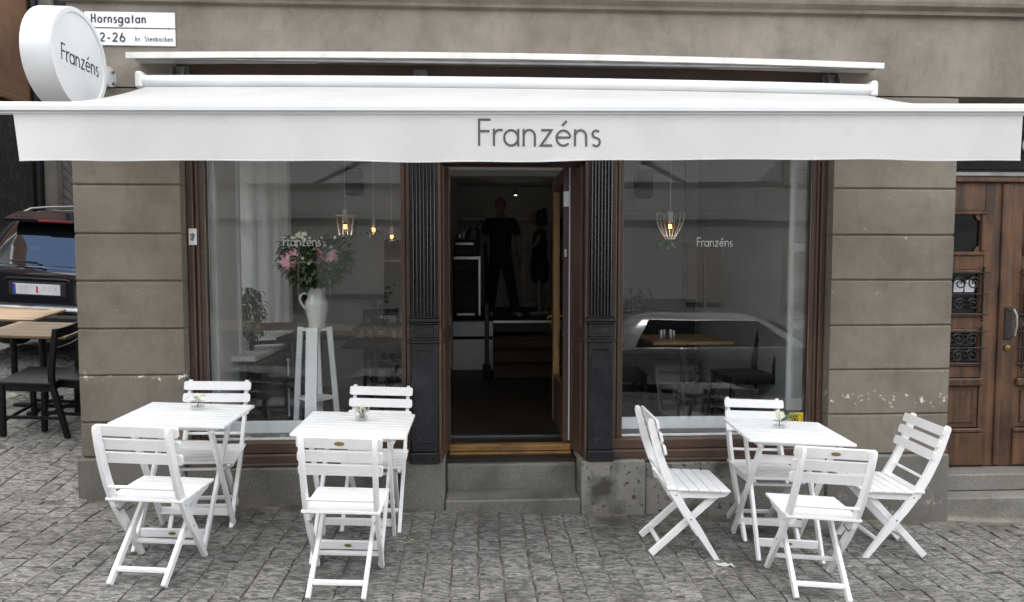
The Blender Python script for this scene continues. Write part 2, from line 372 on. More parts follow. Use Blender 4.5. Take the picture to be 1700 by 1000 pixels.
# ------------------------------------------------------------------ mesh builder
class B:
    def __init__(self): self.v = []; self.f = []
    def add(self, vs, fs):
        o = len(self.v)
        self.v += [tuple(p) for p in vs]
        self.f += [tuple(i + o for i in f) for f in fs]
        return self
    def box(self, x0, x1, y0, y1, z0, z1, c=0.0):
        return self.obox(Vector(((x0 + x1) / 2, (y0 + y1) / 2, (z0 + z1) / 2)),
                         Vector(((x1 - x0) / 2, 0, 0)), Vector((0, (y1 - y0) / 2, 0)), Vector((0, 0, (z1 - z0) / 2)), c)
    def obox(self, ctr, a, b, cc, ch=0.0):
        """oriented box, half axes a b cc, chamfer ch"""
        ax = [Vector(a), Vector(b), Vector(cc)]
        ctr = Vector(ctr)
        hl = [q.length for q in ax]
        un = [q / max(l, 1e-9) for q, l in zip(ax, hl)]
        if ch <= 0:
            vs = []; idx = {}
            for s in [(i, j, k) for i in (-1, 1) for j in (-1, 1) for k in (-1, 1)]:
                idx[s] = len(vs); vs.append(ctr + ax[0] * s[0] + ax[1] * s[1] + ax[2] * s[2])
            fs = [[idx[(-1, -1, -1)], idx[(-1, -1, 1)], idx[(-1, 1, 1)], idx[(-1, 1, -1)]],
                  [idx[(1, -1, -1)], idx[(1, 1, -1)], idx[(1, 1, 1)], idx[(1, -1, 1)]],
                  [idx[(-1, -1, -1)], idx[(1, -1, -1)], idx[(1, -1, 1)], idx[(-1, -1, 1)]],
                  [idx[(-1, 1, -1)], idx[(-1, 1, 1)], idx[(1, 1, 1)], idx[(1, 1, -1)]],
                  [idx[(-1, -1, -1)], idx[(-1, 1, -1)], idx[(1, 1, -1)], idx[(1, -1, -1)]],
                  [idx[(-1, -1, 1)], idx[(1, -1, 1)], idx[(1, 1, 1)], idx[(-1, 1, 1)]]]
        else:
            ch = min(ch, min(hl) * 0.9)
            vs = []; idx = {}
            S = [(i, j, k) for i in (-1, 1) for j in (-1, 1) for k in (-1, 1)]
            for s in S:
                for a_ in range(3):
                    p = ctr.copy()
                    for q in range(3):
                        p += un[q] * s[q] * (hl[q] if q == a_ else hl[q] - ch)
                    idx[(s, a_)] = len(vs); vs.append(p)
            fs = []
            def st(s, q, v): t = list(s); t[q] = v; return tuple(t)
            for a_ in range(3):
                b_, c_ = (a_ + 1) % 3, (a_ + 2) % 3
                for sg in (-1, 1):
                    base = st((0, 0, 0), a_, sg)
                    ring = [st(st(base, b_, i), c_, j) for i, j in ((-1, -1), (1, -1), (1, 1), (-1, 1))]
                    fs.append([idx[(r, a_)] for r in ring])
                for s1 in (-1, 1):
                    for s2 in (-1, 1):
                        c1 = st(st(st((0, 0, 0), a_, s1), b_, s2), c_, -1)
                        c2 = st(c1, c_, 1)
                        fs.append([idx[(c1, a_)], idx[(c2, a_)], idx[(c2, b_)], idx[(c1, b_)]])
            for s in S: fs.append([idx[(s, 0)], idx[(s, 1)], idx[(s, 2)]])
        out = []
        for f in fs:
            pts = [vs[i] for i in f]
            n = (pts[1] - pts[0]).cross(pts[2] - pts[0])
            if n.dot(sum(pts, Vector()) / len(pts) - ctr) < 0: f = f[::-1]
            out.append(f)
        return self.add(vs, out)
    def bar(self, p, q, w, t, side=(1, 0, 0), ch=0.0):
        """bar from p to q; t is its thickness along `side`, w its width across"""
        p, q = Vector(p), Vector(q)
        d = (q - p); L_ = d.length; d.normalize()
        s = Vector(side); s = (s - d * s.dot(d)).normalized()
        u = d.cross(s)
        return self.obox((p + q) / 2, s * t / 2, u * w / 2, d * L_ / 2, ch)
    def tube(self, pts, r, n=8, closed=False):
        pts = [Vector(p) for p in pts]
        rs = r if isinstance(r, (list, tuple)) else [r] * len(pts)
        vs = []; fs = []
        m = len(pts)
        ref = None
        for i, p in enumerate(pts):
            a = pts[(i - 1) % m] if (closed or i > 0) else p
            b = pts[(i + 1) % m] if (closed or i < m - 1) else p
            d = (b - a).normalized()
            if ref is None:
                ref = d.orthogonal().normalized()
            ref = (ref - d * ref.dot(d)).normalized()
            w = d.cross(ref)
            for k in range(n):
                an = 2 * math.pi * k / n
                vs.append(p + (ref * math.cos(an) + w * math.sin(an)) * rs[i])
        for i in range(m if closed else m - 1):
            j = (i + 1) % m
            for k in range(n):
                l = (k + 1) % n
                fs.append((i * n + k, i * n + l, j * n + l, j * n + k))
        if not closed:
            fs.append(tuple(range(n))[::-1]); fs.append(tuple((m - 1) * n + k for k in range(n)))
        return self.add(vs, fs)
    def lathe(self, prof, ctr=(0, 0, 0), n=24, axis='Z'):
        vs = []; fs = []
        for r, z in prof:
            for k in range(n):
                a = 2 * math.pi * k / n
                q = (r * math.cos(a), r * math.sin(a), z)
                if axis == 'X': q = (z, r * math.cos(a), r * math.sin(a))
                if axis == 'Y': q = (r * math.sin(a), z, r * math.cos(a))
                vs.append((q[0] + ctr[0], q[1] + ctr[1], q[2] + ctr[2]))
        for i in range(len(prof) - 1):
            for k in range(n):
                l = (k + 1) % n
                fs.append((i * n + k, i * n + l, (i + 1) * n + l, (i + 1) * n + k))
        if prof[0][0] > 1e-6: fs.append(tuple(range(n))[::-1])
        if prof[-1][0] > 1e-6: fs.append(tuple((len(prof) - 1) * n + k for k in range(n)))
        return self.add(vs, fs)
    def prism(self, pts, d):
        """closed outline pts (3D, coplanar) extruded by vector d"""
        d = Vector(d); n = len(pts)
        pts = [Vector(p) for p in pts]
        nrm = Vector()
        for i in range(n): nrm += pts[i].cross(pts[(i + 1) % n])
        if nrm.dot(d) > 0: pts = pts[::-1]
        vs = pts + [p + d for p in pts]
        fs = [tuple(range(n)), tuple(range(2 * n - 1, n - 1, -1))]
        for i in range(n):
            j = (i + 1) % n
            fs.append((j, i, n + i, n + j))
        return self.add(vs, fs)
    def quad(self, a, b, c, d): return self.add([a, b, c, d], [(0, 1, 2, 3)])
    def build(self, name, material, parent=None, smooth=False, kind=None, loc=None):
        me = bpy.data.meshes.new(name)
        me.from_pydata([tuple(p) for p in self.v], [], self.f)
        me.validate(verbose=False)
        me.materials.append(material if not isinstance(material, str) else M[material])
        if smooth:
            me.polygons.foreach_set('use_smooth', [True] * len(me.polygons))
            try: me.set_sharp_from_angle(angle=math.radians(38))
            except Exception: pass
        o = bpy.data.objects.new(name, me)
        COL.objects.link(o)
        if parent is not None: o.parent = parent
        if kind: o['kind'] = kind
        if loc: o.location = loc
        return o

def tag(o, label=None, cat=None, group=None, kind=None):
    if label: o['label'] = label
    if cat: o['category'] = cat
    if group: o['group'] = group
    if kind: o['kind'] = kind
    return o

def thing(name, label, cat, loc=(0, 0, 0), rz=0.0, group=None, mw=None):
    o = bpy.data.objects.new(name, None)
    COL.objects.link(o)
    o.empty_display_size = 0.1
    o.location = loc
    o.rotation_euler = (0, 0, rz)
    if mw is not None: o.matrix_world = mw
    return tag(o, label, cat, group)

def kids(o): return [c for c in bpy.data.objects if c.parent == o]
def copy_tree(o, parent=None):
    ch = kids(o)
    c = o.copy(); COL.objects.link(c)
    if parent is not None: c.parent = parent
    for k in ch: copy_tree(k, c)
    return c

def arc(cx, cy, r, a0, a1, n=14, ry=None):
    ry = ry or r
    return [(cx + r * math.cos(math.radians(a0 + (a1 - a0) * i / n)), cy + ry * math.sin(math.radians(a0 + (a1 - a0) * i / n))) for i in range(n + 1)]

# ------------------------------------------------------------------ stroke lettering (geometric sans)
GLY = {
 'F': ([[(0, 0), (0, 1)], [(0, .965), (.46, .965)], [(0, .545), (.42, .545)]], .56),
 'r': ([[(0, 0), (0, .64)], [(0, .36)] + arc(.24, .36, .24, 180, 62, 8)], .34),
 'a': ([arc(.29, .31, .28, 20, 375, 22), [(.575, 0), (.575, .64)]], .76),
 'n': ([[(0, 0), (0, .64)], arc(.225, .38, .225, 180, 0, 12) + [(.45, 0)]], .64),
 'z': ([[(.03, .60), (.44, .60), (.02, .035), (.47, .035)]], .60),
 'e': ([arc(.29, .31, .28, 6, 318, 22), [(.02, .33), (.56, .33)]], .72),
 's': ([arc(.18, .46, .14, 35, 225, 9) + arc(.18, .17, .155, 60, -145, 10)], .46),
 'o': ([arc(.30, .31, .28, 0, 360, 24)], .76),
 'H': ([[(0, 0), (0, 1)], [(.52, 0), (.52, 1)], [(0, .52), (.52, .52)]], .72),
 'g': ([arc(.29, .31, .28, 20, 375, 22), [(.575, .64), (.575, -.05)] + arc(.30, -.06, .275, 0, -150, 10)], .76),
 't': ([[(.14, 0), (.14, .88)], [(0, .60), (.30, .60)]], .40),
 '2': ([arc(.26, .72, .24, 165, -38, 12) + [(.02, .045), (.55, .045)]], .70),
 '6': ([arc(.29, .30, .27, 0, 360, 22), [(.03, .36), (.30, 1.0)]], .72),
 '-': ([[(.02, .38), (.34, .38)]], .52),
 ' ': ([], .45),
 '.': ([[(.04, 0), (.04, .10)]], .26),
 'k': ([[(0, 0), (0, 1)], [(.02, .32), (.36, .64)], [(.10, .38), (.42, 0)]], .52),
 'v': ([[(0, .64), (.23, .02), (.46, .64)]], .58),
 'S': ([arc(.27, .74, .22, 40, 235, 10) + arc(.27, .26, .245, 65, -145, 12)], .66),
 'G': ([arc(.46, .5, .45, 45, 345, 20) + [(.90, .47), (.50, .47)]], 1.04),
 'b': ([[(0, 0), (0, 1)], arc(.29, .31, .28, -160, 160, 20)], .74),
 'c': ([arc(.30, .31, .28, 48, 312, 18)], .58),
}
for _k in list(GLY): GLY[_k] = (GLY[_k][0], GLY[_k][1] + .035)
GLY['r'] = (GLY['r'][0], .40)
GLY['é'] = (GLY['e'][0] + [[(.24, .76), (.42, .95)]], GLY['e'][1])

def ribbon(pts, w):
    n = len(pts)
    P_ = [Vector(p) for p in pts]
    L_, R_ = [], []
    for i in range(n):
        d0 = (P_[i] - P_[i - 1]).normalized() if i > 0 else (P_[1] - P_[0]).normalized()
        d1 = (P_[i + 1] - P_[i]).normalized() if i < n - 1 else (P_[-1] - P_[-2]).normalized()
        d = (d0 + d1)
        if d.length < 1e-3: d = d1
        d.normalize()
        nn = Vector((-d.y, d.x))
        k = 1.0 / max(0.35, nn.dot(Vector((-d1.y, d1.x))))
        L_.append(P_[i] + nn * w / 2 * k); R_.append(P_[i] - nn * w / 2 * k)
    return L_, R_

def text_mesh(s, h, w=0.09, xs=1.0, track=0.0, mapf=None):
    """returns a builder; mapf maps (u, v, depth) to 3D"""
    b = B(); x = 0.0; layer = 0
    for ch in s:
        st, adv = GLY[ch]
        for k, pl in enumerate(st):
            p2 = [((x + p[0] * xs) * h, p[1] * h) for p in pl]
            L_, R_ = ribbon(p2, w * h)
            dpt = 0.0012 + 0.00025 * (layer % 5); layer += 1
            vs = [mapf(p[0], p[1], dpt) for p in L_] + [mapf(p[0], p[1], dpt) for p in R_]
            n = len(p2)
            b.add(vs, [(i, n + i, n + i + 1, i + 1) for i in range(n - 1)])
        x += adv * xs + track
    return b, (x - track) * h

def text_width(s, xs=1.0, track=0.0):
    return sum(GLY[c][1] * xs + track for c in s) - track

# ------------------------------------------------------------------ ground shape
def gz(x, y):
    z = 0.012 - 0.0435 * x + 0.010 * min(y, 0.0)
    if x < -2.2 and y > 0.0: z += 0.165 * min(y, 1.2) + 0.095 * max(0, min(y - 1.2, 7))
    return z
def on_ground(x, y, rz):
    """matrix for a thing standing on the sloping ground"""
    e = 0.12
    n = Vector((-(gz(x + e, y) - gz(x - e, y)) / (2 * e), -(gz(x, y + e) - gz(x, y - e)) / (2 * e), 1)).normalized()
    fwd = Vector((-math.sin(rz), math.cos(rz), 0))
    fwd = (fwd - n * fwd.dot(n)).normalized()
    rt = fwd.cross(n)
    m = Matrix(((rt.x, fwd.x, n.x, x), (rt.y, fwd.y, n.y, y), (rt.z, fwd.z, n.z, gz(x, y)), (0, 0, 0, 1)))
    return m
# ================================================================== GROUND
WALL_L = -2.76
b = B()
xs = [-60, -30, -14, -11, -10, -9, -8, -7, -6, -5, -4, -3.4, -2.9, -2.76, -1.5, 0, 1.5, 3.47, 5.2, 8, 14, 30, 60]
ys = [-60, -30, -14, -9.6, -6, -4.85, -4.6, -3.5, -2, -1, -.5, 0, .5, 1, 1.5, 2, 2.5, 3, 3.4, 4, 5, 6, 8.4, 9.5, 14, 30, 60]
vs = []
for y in ys:
    for x in xs: vs.append((x, y, gz(max(-12, min(12, x)), max(-9.6, y)) - 0.0125 - (0.22 if y < -4.7 else 0)))
nx = len(xs)
fs = [(j * nx + i, j * nx + i + 1, (j + 1) * nx + i + 1, (j + 1) * nx + i) for j in range(len(ys) - 1) for i in range(nx - 1)
      if not (-2.76 <= xs[i] and ys[j] >= 0)]
ground = b.add(vs, fs).build('pavement', 'joint', smooth=True, kind='structure')
road = B()
vs = [(x, y, gz(max(-12, min(12, x)), -9) - 0.16) for y in (-12.5, -4.80) for x in (-60, -12, -6, 0, 6, 12, 60)]
road.add(vs, [(i, i + 1, 8 + i, 7 + i) for i in range(6)])
road.build('road', 'asphalt', kind='structure')
kb = B()
for i in range(-24, 24):
    x0, x1 = i * 1.0 + 0.004, i * 1.0 + 0.996
    kb.obox(((x0 + x1) / 2, -4.72, gz((x0 + x1) / 2, -4.7) - 0.10), (0.497, 0, -0.0435 * 0.5), (0, 0.075, 0), (0, 0, 0.10), 0.012)
kb.build('kerb', 'granite', kind='structure')

# --- the setts: courses run towards the wall, each stone an uneven cushion
sett_rows = []
rs = random.Random(3)
def sett_geo(w, l, rr):
    """4x4 grid top + skirt: 42 triangles"""
    us = (-0.5, -0.30, 0.30, 0.5)
    vs = []
    jit = [[(rr.uniform(-.006, .006), rr.uniform(-.006, .006), rr.uniform(-.0025, .0025)) for _ in range(4)] for _ in range(4)]
    for j, v in enumerate(us):
        for i, u in enumerate(us):
            edge = (i in (0, 3)) + (j in (0, 3))
            z = (0.0, -0.0040, -0.0095)[edge] + jit[j][i][2]
            vs.append((u * w + jit[j][i][0], v * l + jit[j][i][1], z))
    fs = [(j * 4 + i, j * 4 + i + 1, (j + 1) * 4 + i + 1, (j + 1) * 4 + i) for j in range(3) for i in range(3)]
    ring = [0, 1, 2, 3, 7, 11, 15, 14, 13, 12, 8, 4]
    o = len(vs)
    for r_ in ring: vs.append((vs[r_][0] * 1.03, vs[r_][1] * 1.03, -0.05))
    n = len(ring)
    fs += [(ring[(k + 1) % n], ring[k], o + k, o + (k + 1) % n) for k in range(n)]
    return vs, fs
near, far = [], []
def fill(x0, x1, y0, y1, skip=None):
    x = x0
    while x < x1:
        w = rs.uniform(0.125, 0.165)
        y = y1 - rs.uniform(0, 0.12)
        xc = x + w / 2
        while y > y0:
            l = rs.uniform(0.115, 0.200)
            yc = y - l / 2
            wob = 0.022 * noise.noise(Vector((x * 0.9, y * 0.9, 3.1)))
            px, py = xc + wob, yc
            if not (skip and skip(px, py)):
                rec = (px, py, w - rs.uniform(.004, .013), l - rs.uniform(.004, .011), rs.uniform(-.02, .02), rs.uniform(-.005, .004), rs.uniform(-.02, .02), rs.uniform(-.02, .02))
                dist = math.hypot(px - 0.0, py + 4.9)
                (near if (-1.95 < py and abs(px) < 0.78 * (py + 4.9) + .25 and py < 0.3) else far).append((dist, rec))
            y -= l
        x += w
fill(-12.0, 6.5, -4.63, -0.045, None)
fill(-10.0, -2.80, -0.045, 9.4, None)
near.sort(key=lambda t: t[0])
far += near[300:]; near = near[:300]
for d_, (px, py, w, l, rz, dz, tx, ty) in near:
    vs, fs = sett_geo(w, l, rs)
    bb = B(); bb.add(vs, fs)
    o = bb.build('sett', 'sett', ground, smooth=True)
    o.location = (px, py, gz(px, py) + dz)
    o.rotation_euler = (0.01 + tx, math.atan(0.0435) + ty, rz)
bb = B()
for d_, (px, py, w, l, rz, dz, tx, ty) in far:
    vs, fs = sett_geo(w, l, rs)
    c, s = math.cos(rz), math.sin(rz)
    out = []
    for x, y, z in vs:
        X, Y = px + x * c - y * s, py + x * s + y * c
        out.append((X, Y, gz(X, Y) + z + dz + tx * y + ty * x))
    bb.add(out, fs)
bb.build('sett_field', 'sett', ground, smooth=True, kind='stuff')

# moss and grit in the joints round the corner
mb = B()
for k in range(420):
    cx, cy = random.choice([(-3.75, .75), (-3.3, .45), (-3.5, 1.0), (-2.2, -.9), (-2.95, .25)]) if k % 3 else (random.uniform(-3.9, 2.5), random.uniform(-1.6, -.05))
    x = cx + random.gauss(0, .10 if k % 3 else .01); y = cy + random.gauss(0, .03)
    z = gz(x, y) - 0.012
    if x > -2.8 and y > -.06: continue
    a = random.uniform(0, 6.28); h = random.uniform(.006, .018)
    dx, dy = math.cos(a) * .004, math.sin(a) * .004
    mb.add([(x - dx, y - dy, z), (x + dx, y + dy, z), (x + dy * 2, y - dx * 2, z + h)], [(0, 1, 2)])
tag(mb.build('joint_moss', 'moss'), 'tufts of green moss in the joints between the grey setts', 'moss', kind='stuff')
gb = B()
for k in range(1500):
    x = random.uniform(-3.2, 3.2); y = random.uniform(-1.75, -0.08)
    if abs(noise.noise(Vector((x * 1.3, y * 1.3, 0)))) > .35 and k % 2: continue
    z = gz(x, y) - 0.006; r_ = random.uniform(.0012, .0030)
    a = random.uniform(0, 6.28)
    gb.add([(x + r_ * math.cos(a), y + r_ * math.sin(a), z), (x + r_ * math.cos(a + 2), y + r_ * math.sin(a + 2), z), (x + r_ * math.cos(a + 4), y + r_ * math.sin(a + 4), z), (x, y, z + r_)], [(0, 1, 3), (1, 2, 3), (2, 0, 3)])
tag(gb.build('sand_grit', M['joint']), 'pale sand grit lying on the setts before the cafe', 'grit', kind='stuff')

# ================================================================== THE CAFE BUILDING
bld = thing('cafe_building', 'grey brown plastered corner building with cafe shopfront and granite base', 'building')
def part(bb, name, m, parent=None, smooth=False, kind=None): return bb.build(name, m, parent or bld, smooth, kind)

# upper wall and its side wall round the corner
bb = B()
bb.box(-2.76, 9.0, 0.0, 0.45, 3.145, 3.53)
bb.box(-2.76, 9.0, 0.0, 0.45, 3.72, 6.8)
bb.box(2.560, 9.0, 0.0, .30, 2.969, 3.1449); bb.box(-2.758, -2.050, 0.0, .30, 2.969, 3.1449)
part(bb, 'wall', 'plaster')
bb = B()
bb.box(5.35, 9.0, 0.0, 0.45, -0.4, 2.965)
part(bb, 'wall', 'plaster')
# side wall on the side street, with its window opening
bb = B()
bb.box(-2.755, -2.30, 0.452, 1.15, 0.0, 6.8); bb.box(-2.755, -2.30, 1.95, 9.5, 0.0, 6.8)
bb.box(-2.755, -2.30, 1.152, 1.948, 0.0, .94); bb.box(-2.755, -2.30, 1.152, 1.948, 2.95, 6.8)
part(bb, 'side_wall', 'plaster')
part(B().box(-2.60, 9.0, 9.0, 9.4, 0, 6.8), 'rear_wall', 'dark_stucco')
part(B().box(-2.60, 9.0, 0.46, 8.99, 6.5, 6.75), 'roof', 'dark_stucco')
# string course at the top of the picture
bb = B()
prof = [(0.0, 3.53), (-.035, 3.53), (-.035, 3.555), (-.075, 3.575), (-.085, 3.60), (-.085, 3.65), (-.12, 3.68), (-.12, 3.72), (0.0, 3.72)]
bb.prism([(-2.80, y, z) for y, z in prof], (11.8, 0, 0))
part(bb, 'string_course', M['plaster'])

# rusticated pillars: each block its own part, joints recessed
joints_z = [0.41, 0.655, 0.985, 1.31, 1.648, 1.974, 2.308, 2.64, 2.965]
def block(x0, x1, z0, z1, y1=0.44):
    """block with chamfered, slightly worn edges"""
    c = 0.011
    bb = B()
    n = 7
    # front face grid gently uneven
    vs = []; fs = []
    def rowp(z, inset):
        return [(x0 + (x1 - x0) * i / n if 0 < i < n else (x0 if i == 0 else x1), z) for i in range(n + 1)]
    zs = [z0, z0 + c, z0 + (z1 - z0) * .35, z0 + (z1 - z0) * .68, z1 - c, z1]
    for j, z in enumerate(zs):
        for i in range(n + 1):
            x = x0 + (x1 - x0) * (i / n)
            y = 0.012 if j in (0, 5) else 0.0
            if i in (0, n): y += .004
            jt = noise.noise(Vector((x * 6, z * 6, 1.7)))
            zz = z + (0.0022 * noise.noise(Vector((x * 11, z * 3, 5))) if j in (0, 1, 4, 5) else 0)
            vs.append((x + (0.003 * noise.noise(Vector((x, z * 9, 2))) if i in (0, n) else 0), y + 0.0022 * jt, zz))
    fs = [(j * (n + 1) + i, j * (n + 1) + i + 1, (j + 1) * (n + 1) + i + 1, (j + 1) * (n + 1) + i) for j in range(5) for i in range(n)]
    o = len(vs)
    vs += [(x0, y1, z0), (x1, y1, z0), (x1, y1, z1), (x0, y1, z1)]
    m = n + 1
    fs += [(0, m, 2 * m, 3 * m, 4 * m, 5 * m, o + 3, o)]
    fs += [(n, o + 1, o + 2, 5 * m + n, 4 * m + n, 3 * m + n, 2 * m + n, m + n)]
    fs += [tuple([o] + [o + 1] + [i for i in range(n, -1, -1)])]
    fs += [tuple([5 * m + i for i in range(n + 1)] + [o + 2, o + 3])]
    return bb.add(vs, fs)
for k in range(len(joints_z) - 1):
    z0, z1 = joints_z[k] + .002, joints_z[k + 1] - .002
    part(block(-2.762, -2.048, z0, z1), 'plaster_block', 'plaster_block', smooth=True)
    part(block(2.558, 3.463, z0 if k else .36, z1), 'plaster_block', 'plaster_block_right', smooth=True)
for a_, b_ in ((-2.75, -2.06), (2.57, 3.452)): part(B().box(a_, b_, 0.016, 0.43, 0.40, 2.96), 'pillar_core', 'dark_reveal')
# concrete plinths
part(B().box(-2.785, -2.052, -.028, .45, -.10, 0.407, .012), 'plinth', 'concrete')
part(B().box(2.545, 3.475, -.022, .45, -.35, 0.356, .012), 'plinth', 'concrete')
# granite base under the windows, and the two blocks beside the steps
part(B().box(-2.050, -1.12, -.010, .42, -.15, .318, .008), 'granite_block', 'granite')
part(B().box(-1.115, -.565, -.014, .42, -.15, .318, .008), 'granite_block', 'granite')
part(B().box(-.560, -.245, -.040, .40, -.15, .345, .008), 'granite_block', 'granite')
part(B().box(.735, 1.20, -.040, .40, -.2, .345, .008), 'granite_block', 'granite_stained')
part(B().box(1.205, 1.95, -.012, .42, -.25, .318, .008), 'granite_block', 'granite_stained')
part(B().box(1.955, 2.543, -.010, .42, -.25, .318, .008), 'granite_block', 'granite')

# steps
def step(x0, x1, y0, y1, z0, z1, name='step', m='granite'):
    s = part(B().box(x0, x1, y0, y1, z0, z1, .012), name, m)
    return s
s1 = step(-.240, .730, -.055, .175, -.2, .082)
part(B().quad((-.10, -.045, .0835), (.60, -.045, .0835), (.60, .165, .0835), (-.10, .165, .0835)), 'worn_tread', 'granite_worn', s1)
s2 = step(-.240, .730, .178, .36, -.2, .272)
part(B().quad((-.12, .188, .2735), (.62, .188, .2735), (.62, .335, .2735), (-.12, .335, .2735)), 'worn_tread', 'granite_worn', s2)
part(B().box(-.228, .715, .335, .40, .274, .318, .006), 'threshold', 'threshold')
part(B().box(-.228, .715, .340, .42, .320, .372, .010), 'threshold', 'threshold')

# fascia above windows, behind the awning
part(B().box(-2.045, 2.555, .03, .40, 2.62, 3.143), 'fascia', M['brown'])
part(B().box(-.28, .776, .02, .34, 2.49, 2.618, .006), 'door_head', M['brown'])

# cast iron pilasters
def pilaster(x0, x1):
    w = x1 - x0
    base = B().box(x0 - .008, x1 + .008, -.055, .13, .348, .425, .006)
    body = part(base, 'pilaster', 'black_iron')
    b2 = B().box(x0 + .004, x1 - .004, -.030, .13, .426, 1.205, .004)
    part(b2, 'pedestal', 'black_iron', body)
    # raised panel border with small scroll corners
    b3 = B(); yf = -.0305
    xa, xb, za, zb = x0 + .030, x1 - .030, .500, 1.150
    for (p, q) in (((xa, za), (xb, za)), ((xb, za), (xb, zb)), ((xb, zb), (xa, zb)), ((xa, zb), (xa, za))):
        b3.tube([(p[0], yf, p[1]), (q[0], yf, q[1])], .0055, 6)
    for sx, sz in ((xa, za), (xb, za), (xa, zb), (xb, zb)):
        ix = 1 if sx == xa else -1; iz = 1 if sz == za else -1
        b3.tube([(sx + ix * (.018 + .014 * math.cos(t)), yf, sz + iz * (.022 + .014 * math.sin(t))) for t in [i * .55 for i in range(11)]], .0045, 6)
    part(b3, 'panel_moulding', 'black_iron', body, smooth=True)
    b4 = B()
    for z0, z1, pr in ((1.205, 1.222, .018), (1.222, 1.240, .008), (1.240, 1.335, .0), (1.335, 1.352, .010), (1.352, 1.378, .020), (1.378, 1.392, .008)):
        b4.box(x0 - pr, x1 + pr, -.036 - pr, .13, z0 + .0008, z1 - .0008, .004)
    b4.tube([(x0 + .03, -.037, 1.262), (x1 - .03, -.037, 1.262), (x1 - .03, -.037, 1.315), (x0 + .03, -.037, 1.315)], .005, 6, closed=True)
    part(b4, 'band', 'black_iron', body)
    n = 7
    part(B().box(x0 + .006, x1 - .006, -.012, .13, 1.393, 2.80), 'shaft', 'black_iron', body)
    fw = (w - .02) / n
    for k in range(n):
        cx = x0 + .01 + fw * (k + .5)
        out = [(cx + fw * .40 * math.cos(t), -.012 - .022 * math.sin(t), 1.394) for t in [math.pi * i / 8 for i in range(9)]]
        part(B().prism(out, (0, 0, 1.40)), 'flute', 'black_iron', body, smooth=True)
pilaster(-.477, -.284)
pilaster(.780, .962)

# brown mouldings between pilasters and door, splayed jambs
def jamb(xf, xb, sgn):
    """splayed jamb from (xf, y .0) to (xb, y .34)"""
    j = part(B().prism([(xf, .0, .345), (xb, .335, .345), (xb, .39, .345), (xf - sgn * .04, .39, .345), (xf - sgn * .04, .0, .345)], (0, 0, 2.14)), 'jamb', M['brown'])
    dx, dy = xb - xf, .335
    L_ = math.hypot(dx, dy); ux, uy = dx / L_, dy / L_
    nx_, ny_ = (uy * sgn, -ux * sgn)
    for z0, z1 in ((.42, 1.18), (1.30, 2.46)):
        p = part(B().obox((xf + dx * .5 + nx_ * .006, dy * .5 + ny_ * .006, (z0 + z1) / 2), (ux * L_ * .28, uy * L_ * .28, 0), (nx_ * .008, ny_ * .008, 0), (0, 0, (z1 - z0) / 2), .006), 'jamb_panel', M['brown'], j)
        q = B()
        for s in (-1, 1):
            q.obox((xf + dx * .5 + nx_ * .012 + ux * L_ * .30 * s, dy * .5 + ny_ * .012 + uy * L_ * .30 * s, (z0 + z1) / 2), (ux * .006, uy * .006, 0), (nx_ * .010, ny_ * .010, 0), (0, 0, (z1 - z0) / 2 + .01), .003)
        part(q, 'bead', M['brown'], j)
    return j
jamb(-.276, -.222, 1)
jamb(.772, .705, -1)
part(B().box(-.283, -.262, -.018, .02, .346, 2.488, .004), 'corner_bead', M['brown'])
part(B().box(.758, .779, -.018, .02, .346, 2.488, .004), 'corner_bead', M['brown'])

# shop windows
def shop_window(x0, x1, gx0, gx1, zb, tall=2.62):
    fr = part(B().box(x0, x1, .03, .20, .320, .405, .010), 'window_frame', M['brown'])
    def sub(bb, n, m='brown', smooth=False): return part(bb, n, m, fr, smooth)
    sub(B().box(x0, x1, .055, .20, .406, zb - .012, .006), 'bottom_rail')
    sub(B().box(x0 - .0, x1, .012, .05, .322, .345, .006), 'drip_bead')
    for a, c in ((x0, gx0), (gx1, x1)):
        w = c - a
        sub(B().box(a, c, .125, .20, zb - .011, tall, .004), 'stile')
        # stepped mouldings on the stile
        inner = c if a == x0 else a
        s = -1 if a == x0 else 1
        outer = a if a == x0 else c
        sub(B().box(min(outer, outer - s * w * .42), max(outer, outer - s * w * .42), .092, .124, .407, tall, .006), 'moulding')
        sub(B().box(min(outer - s * w * .50, outer - s * w * .68), max(outer - s * w * .50, outer - s * w * .68), .106, .1245, .407, tall, .005), 'moulding')
    sub(B().box(gx0 - .012, gx0 + .002, .140, .150, zb - .01, tall, .002), 'glazing_bead', 'zinc')
    sub(B().box(gx1 - .002, gx1 + .012, .140, .150, zb - .01, tall, .002), 'glazing_bead', 'zinc')
    sub(B().box(gx0, gx1, .132, .150, zb - .011, zb + .006, .003), 'glazing_bead', 'white_dirty')
    g = sub(B().quad((gx0 - .01, .158, zb - .01), (gx1 + .01, .158, zb - .01), (gx1 + .01, .158, tall), (gx0 - .01, .158, tall)), 'pane', 'glass')
    return fr
Wl = shop_window(-2.046, -.484, -1.935, -.555, .495)
Wr = shop_window(.965, 2.556, 1.060, 2.462, .490)
def glass_text(s, x, z, h, wd, parent):
    sc = wd / (text_width(s) * h)
    bt, _ = text_mesh(s, h, .085, sc, 0, lambda u, v, d: (x + u, .156 - d, z + v))
    part(bt, 'lettering', 'letter_white', parent)
glass_text('Franzéns', -1.395, 1.895, .066, .272, Wl)
glass_text('Franzéns', 1.615, 1.895, .066, .272, Wr)
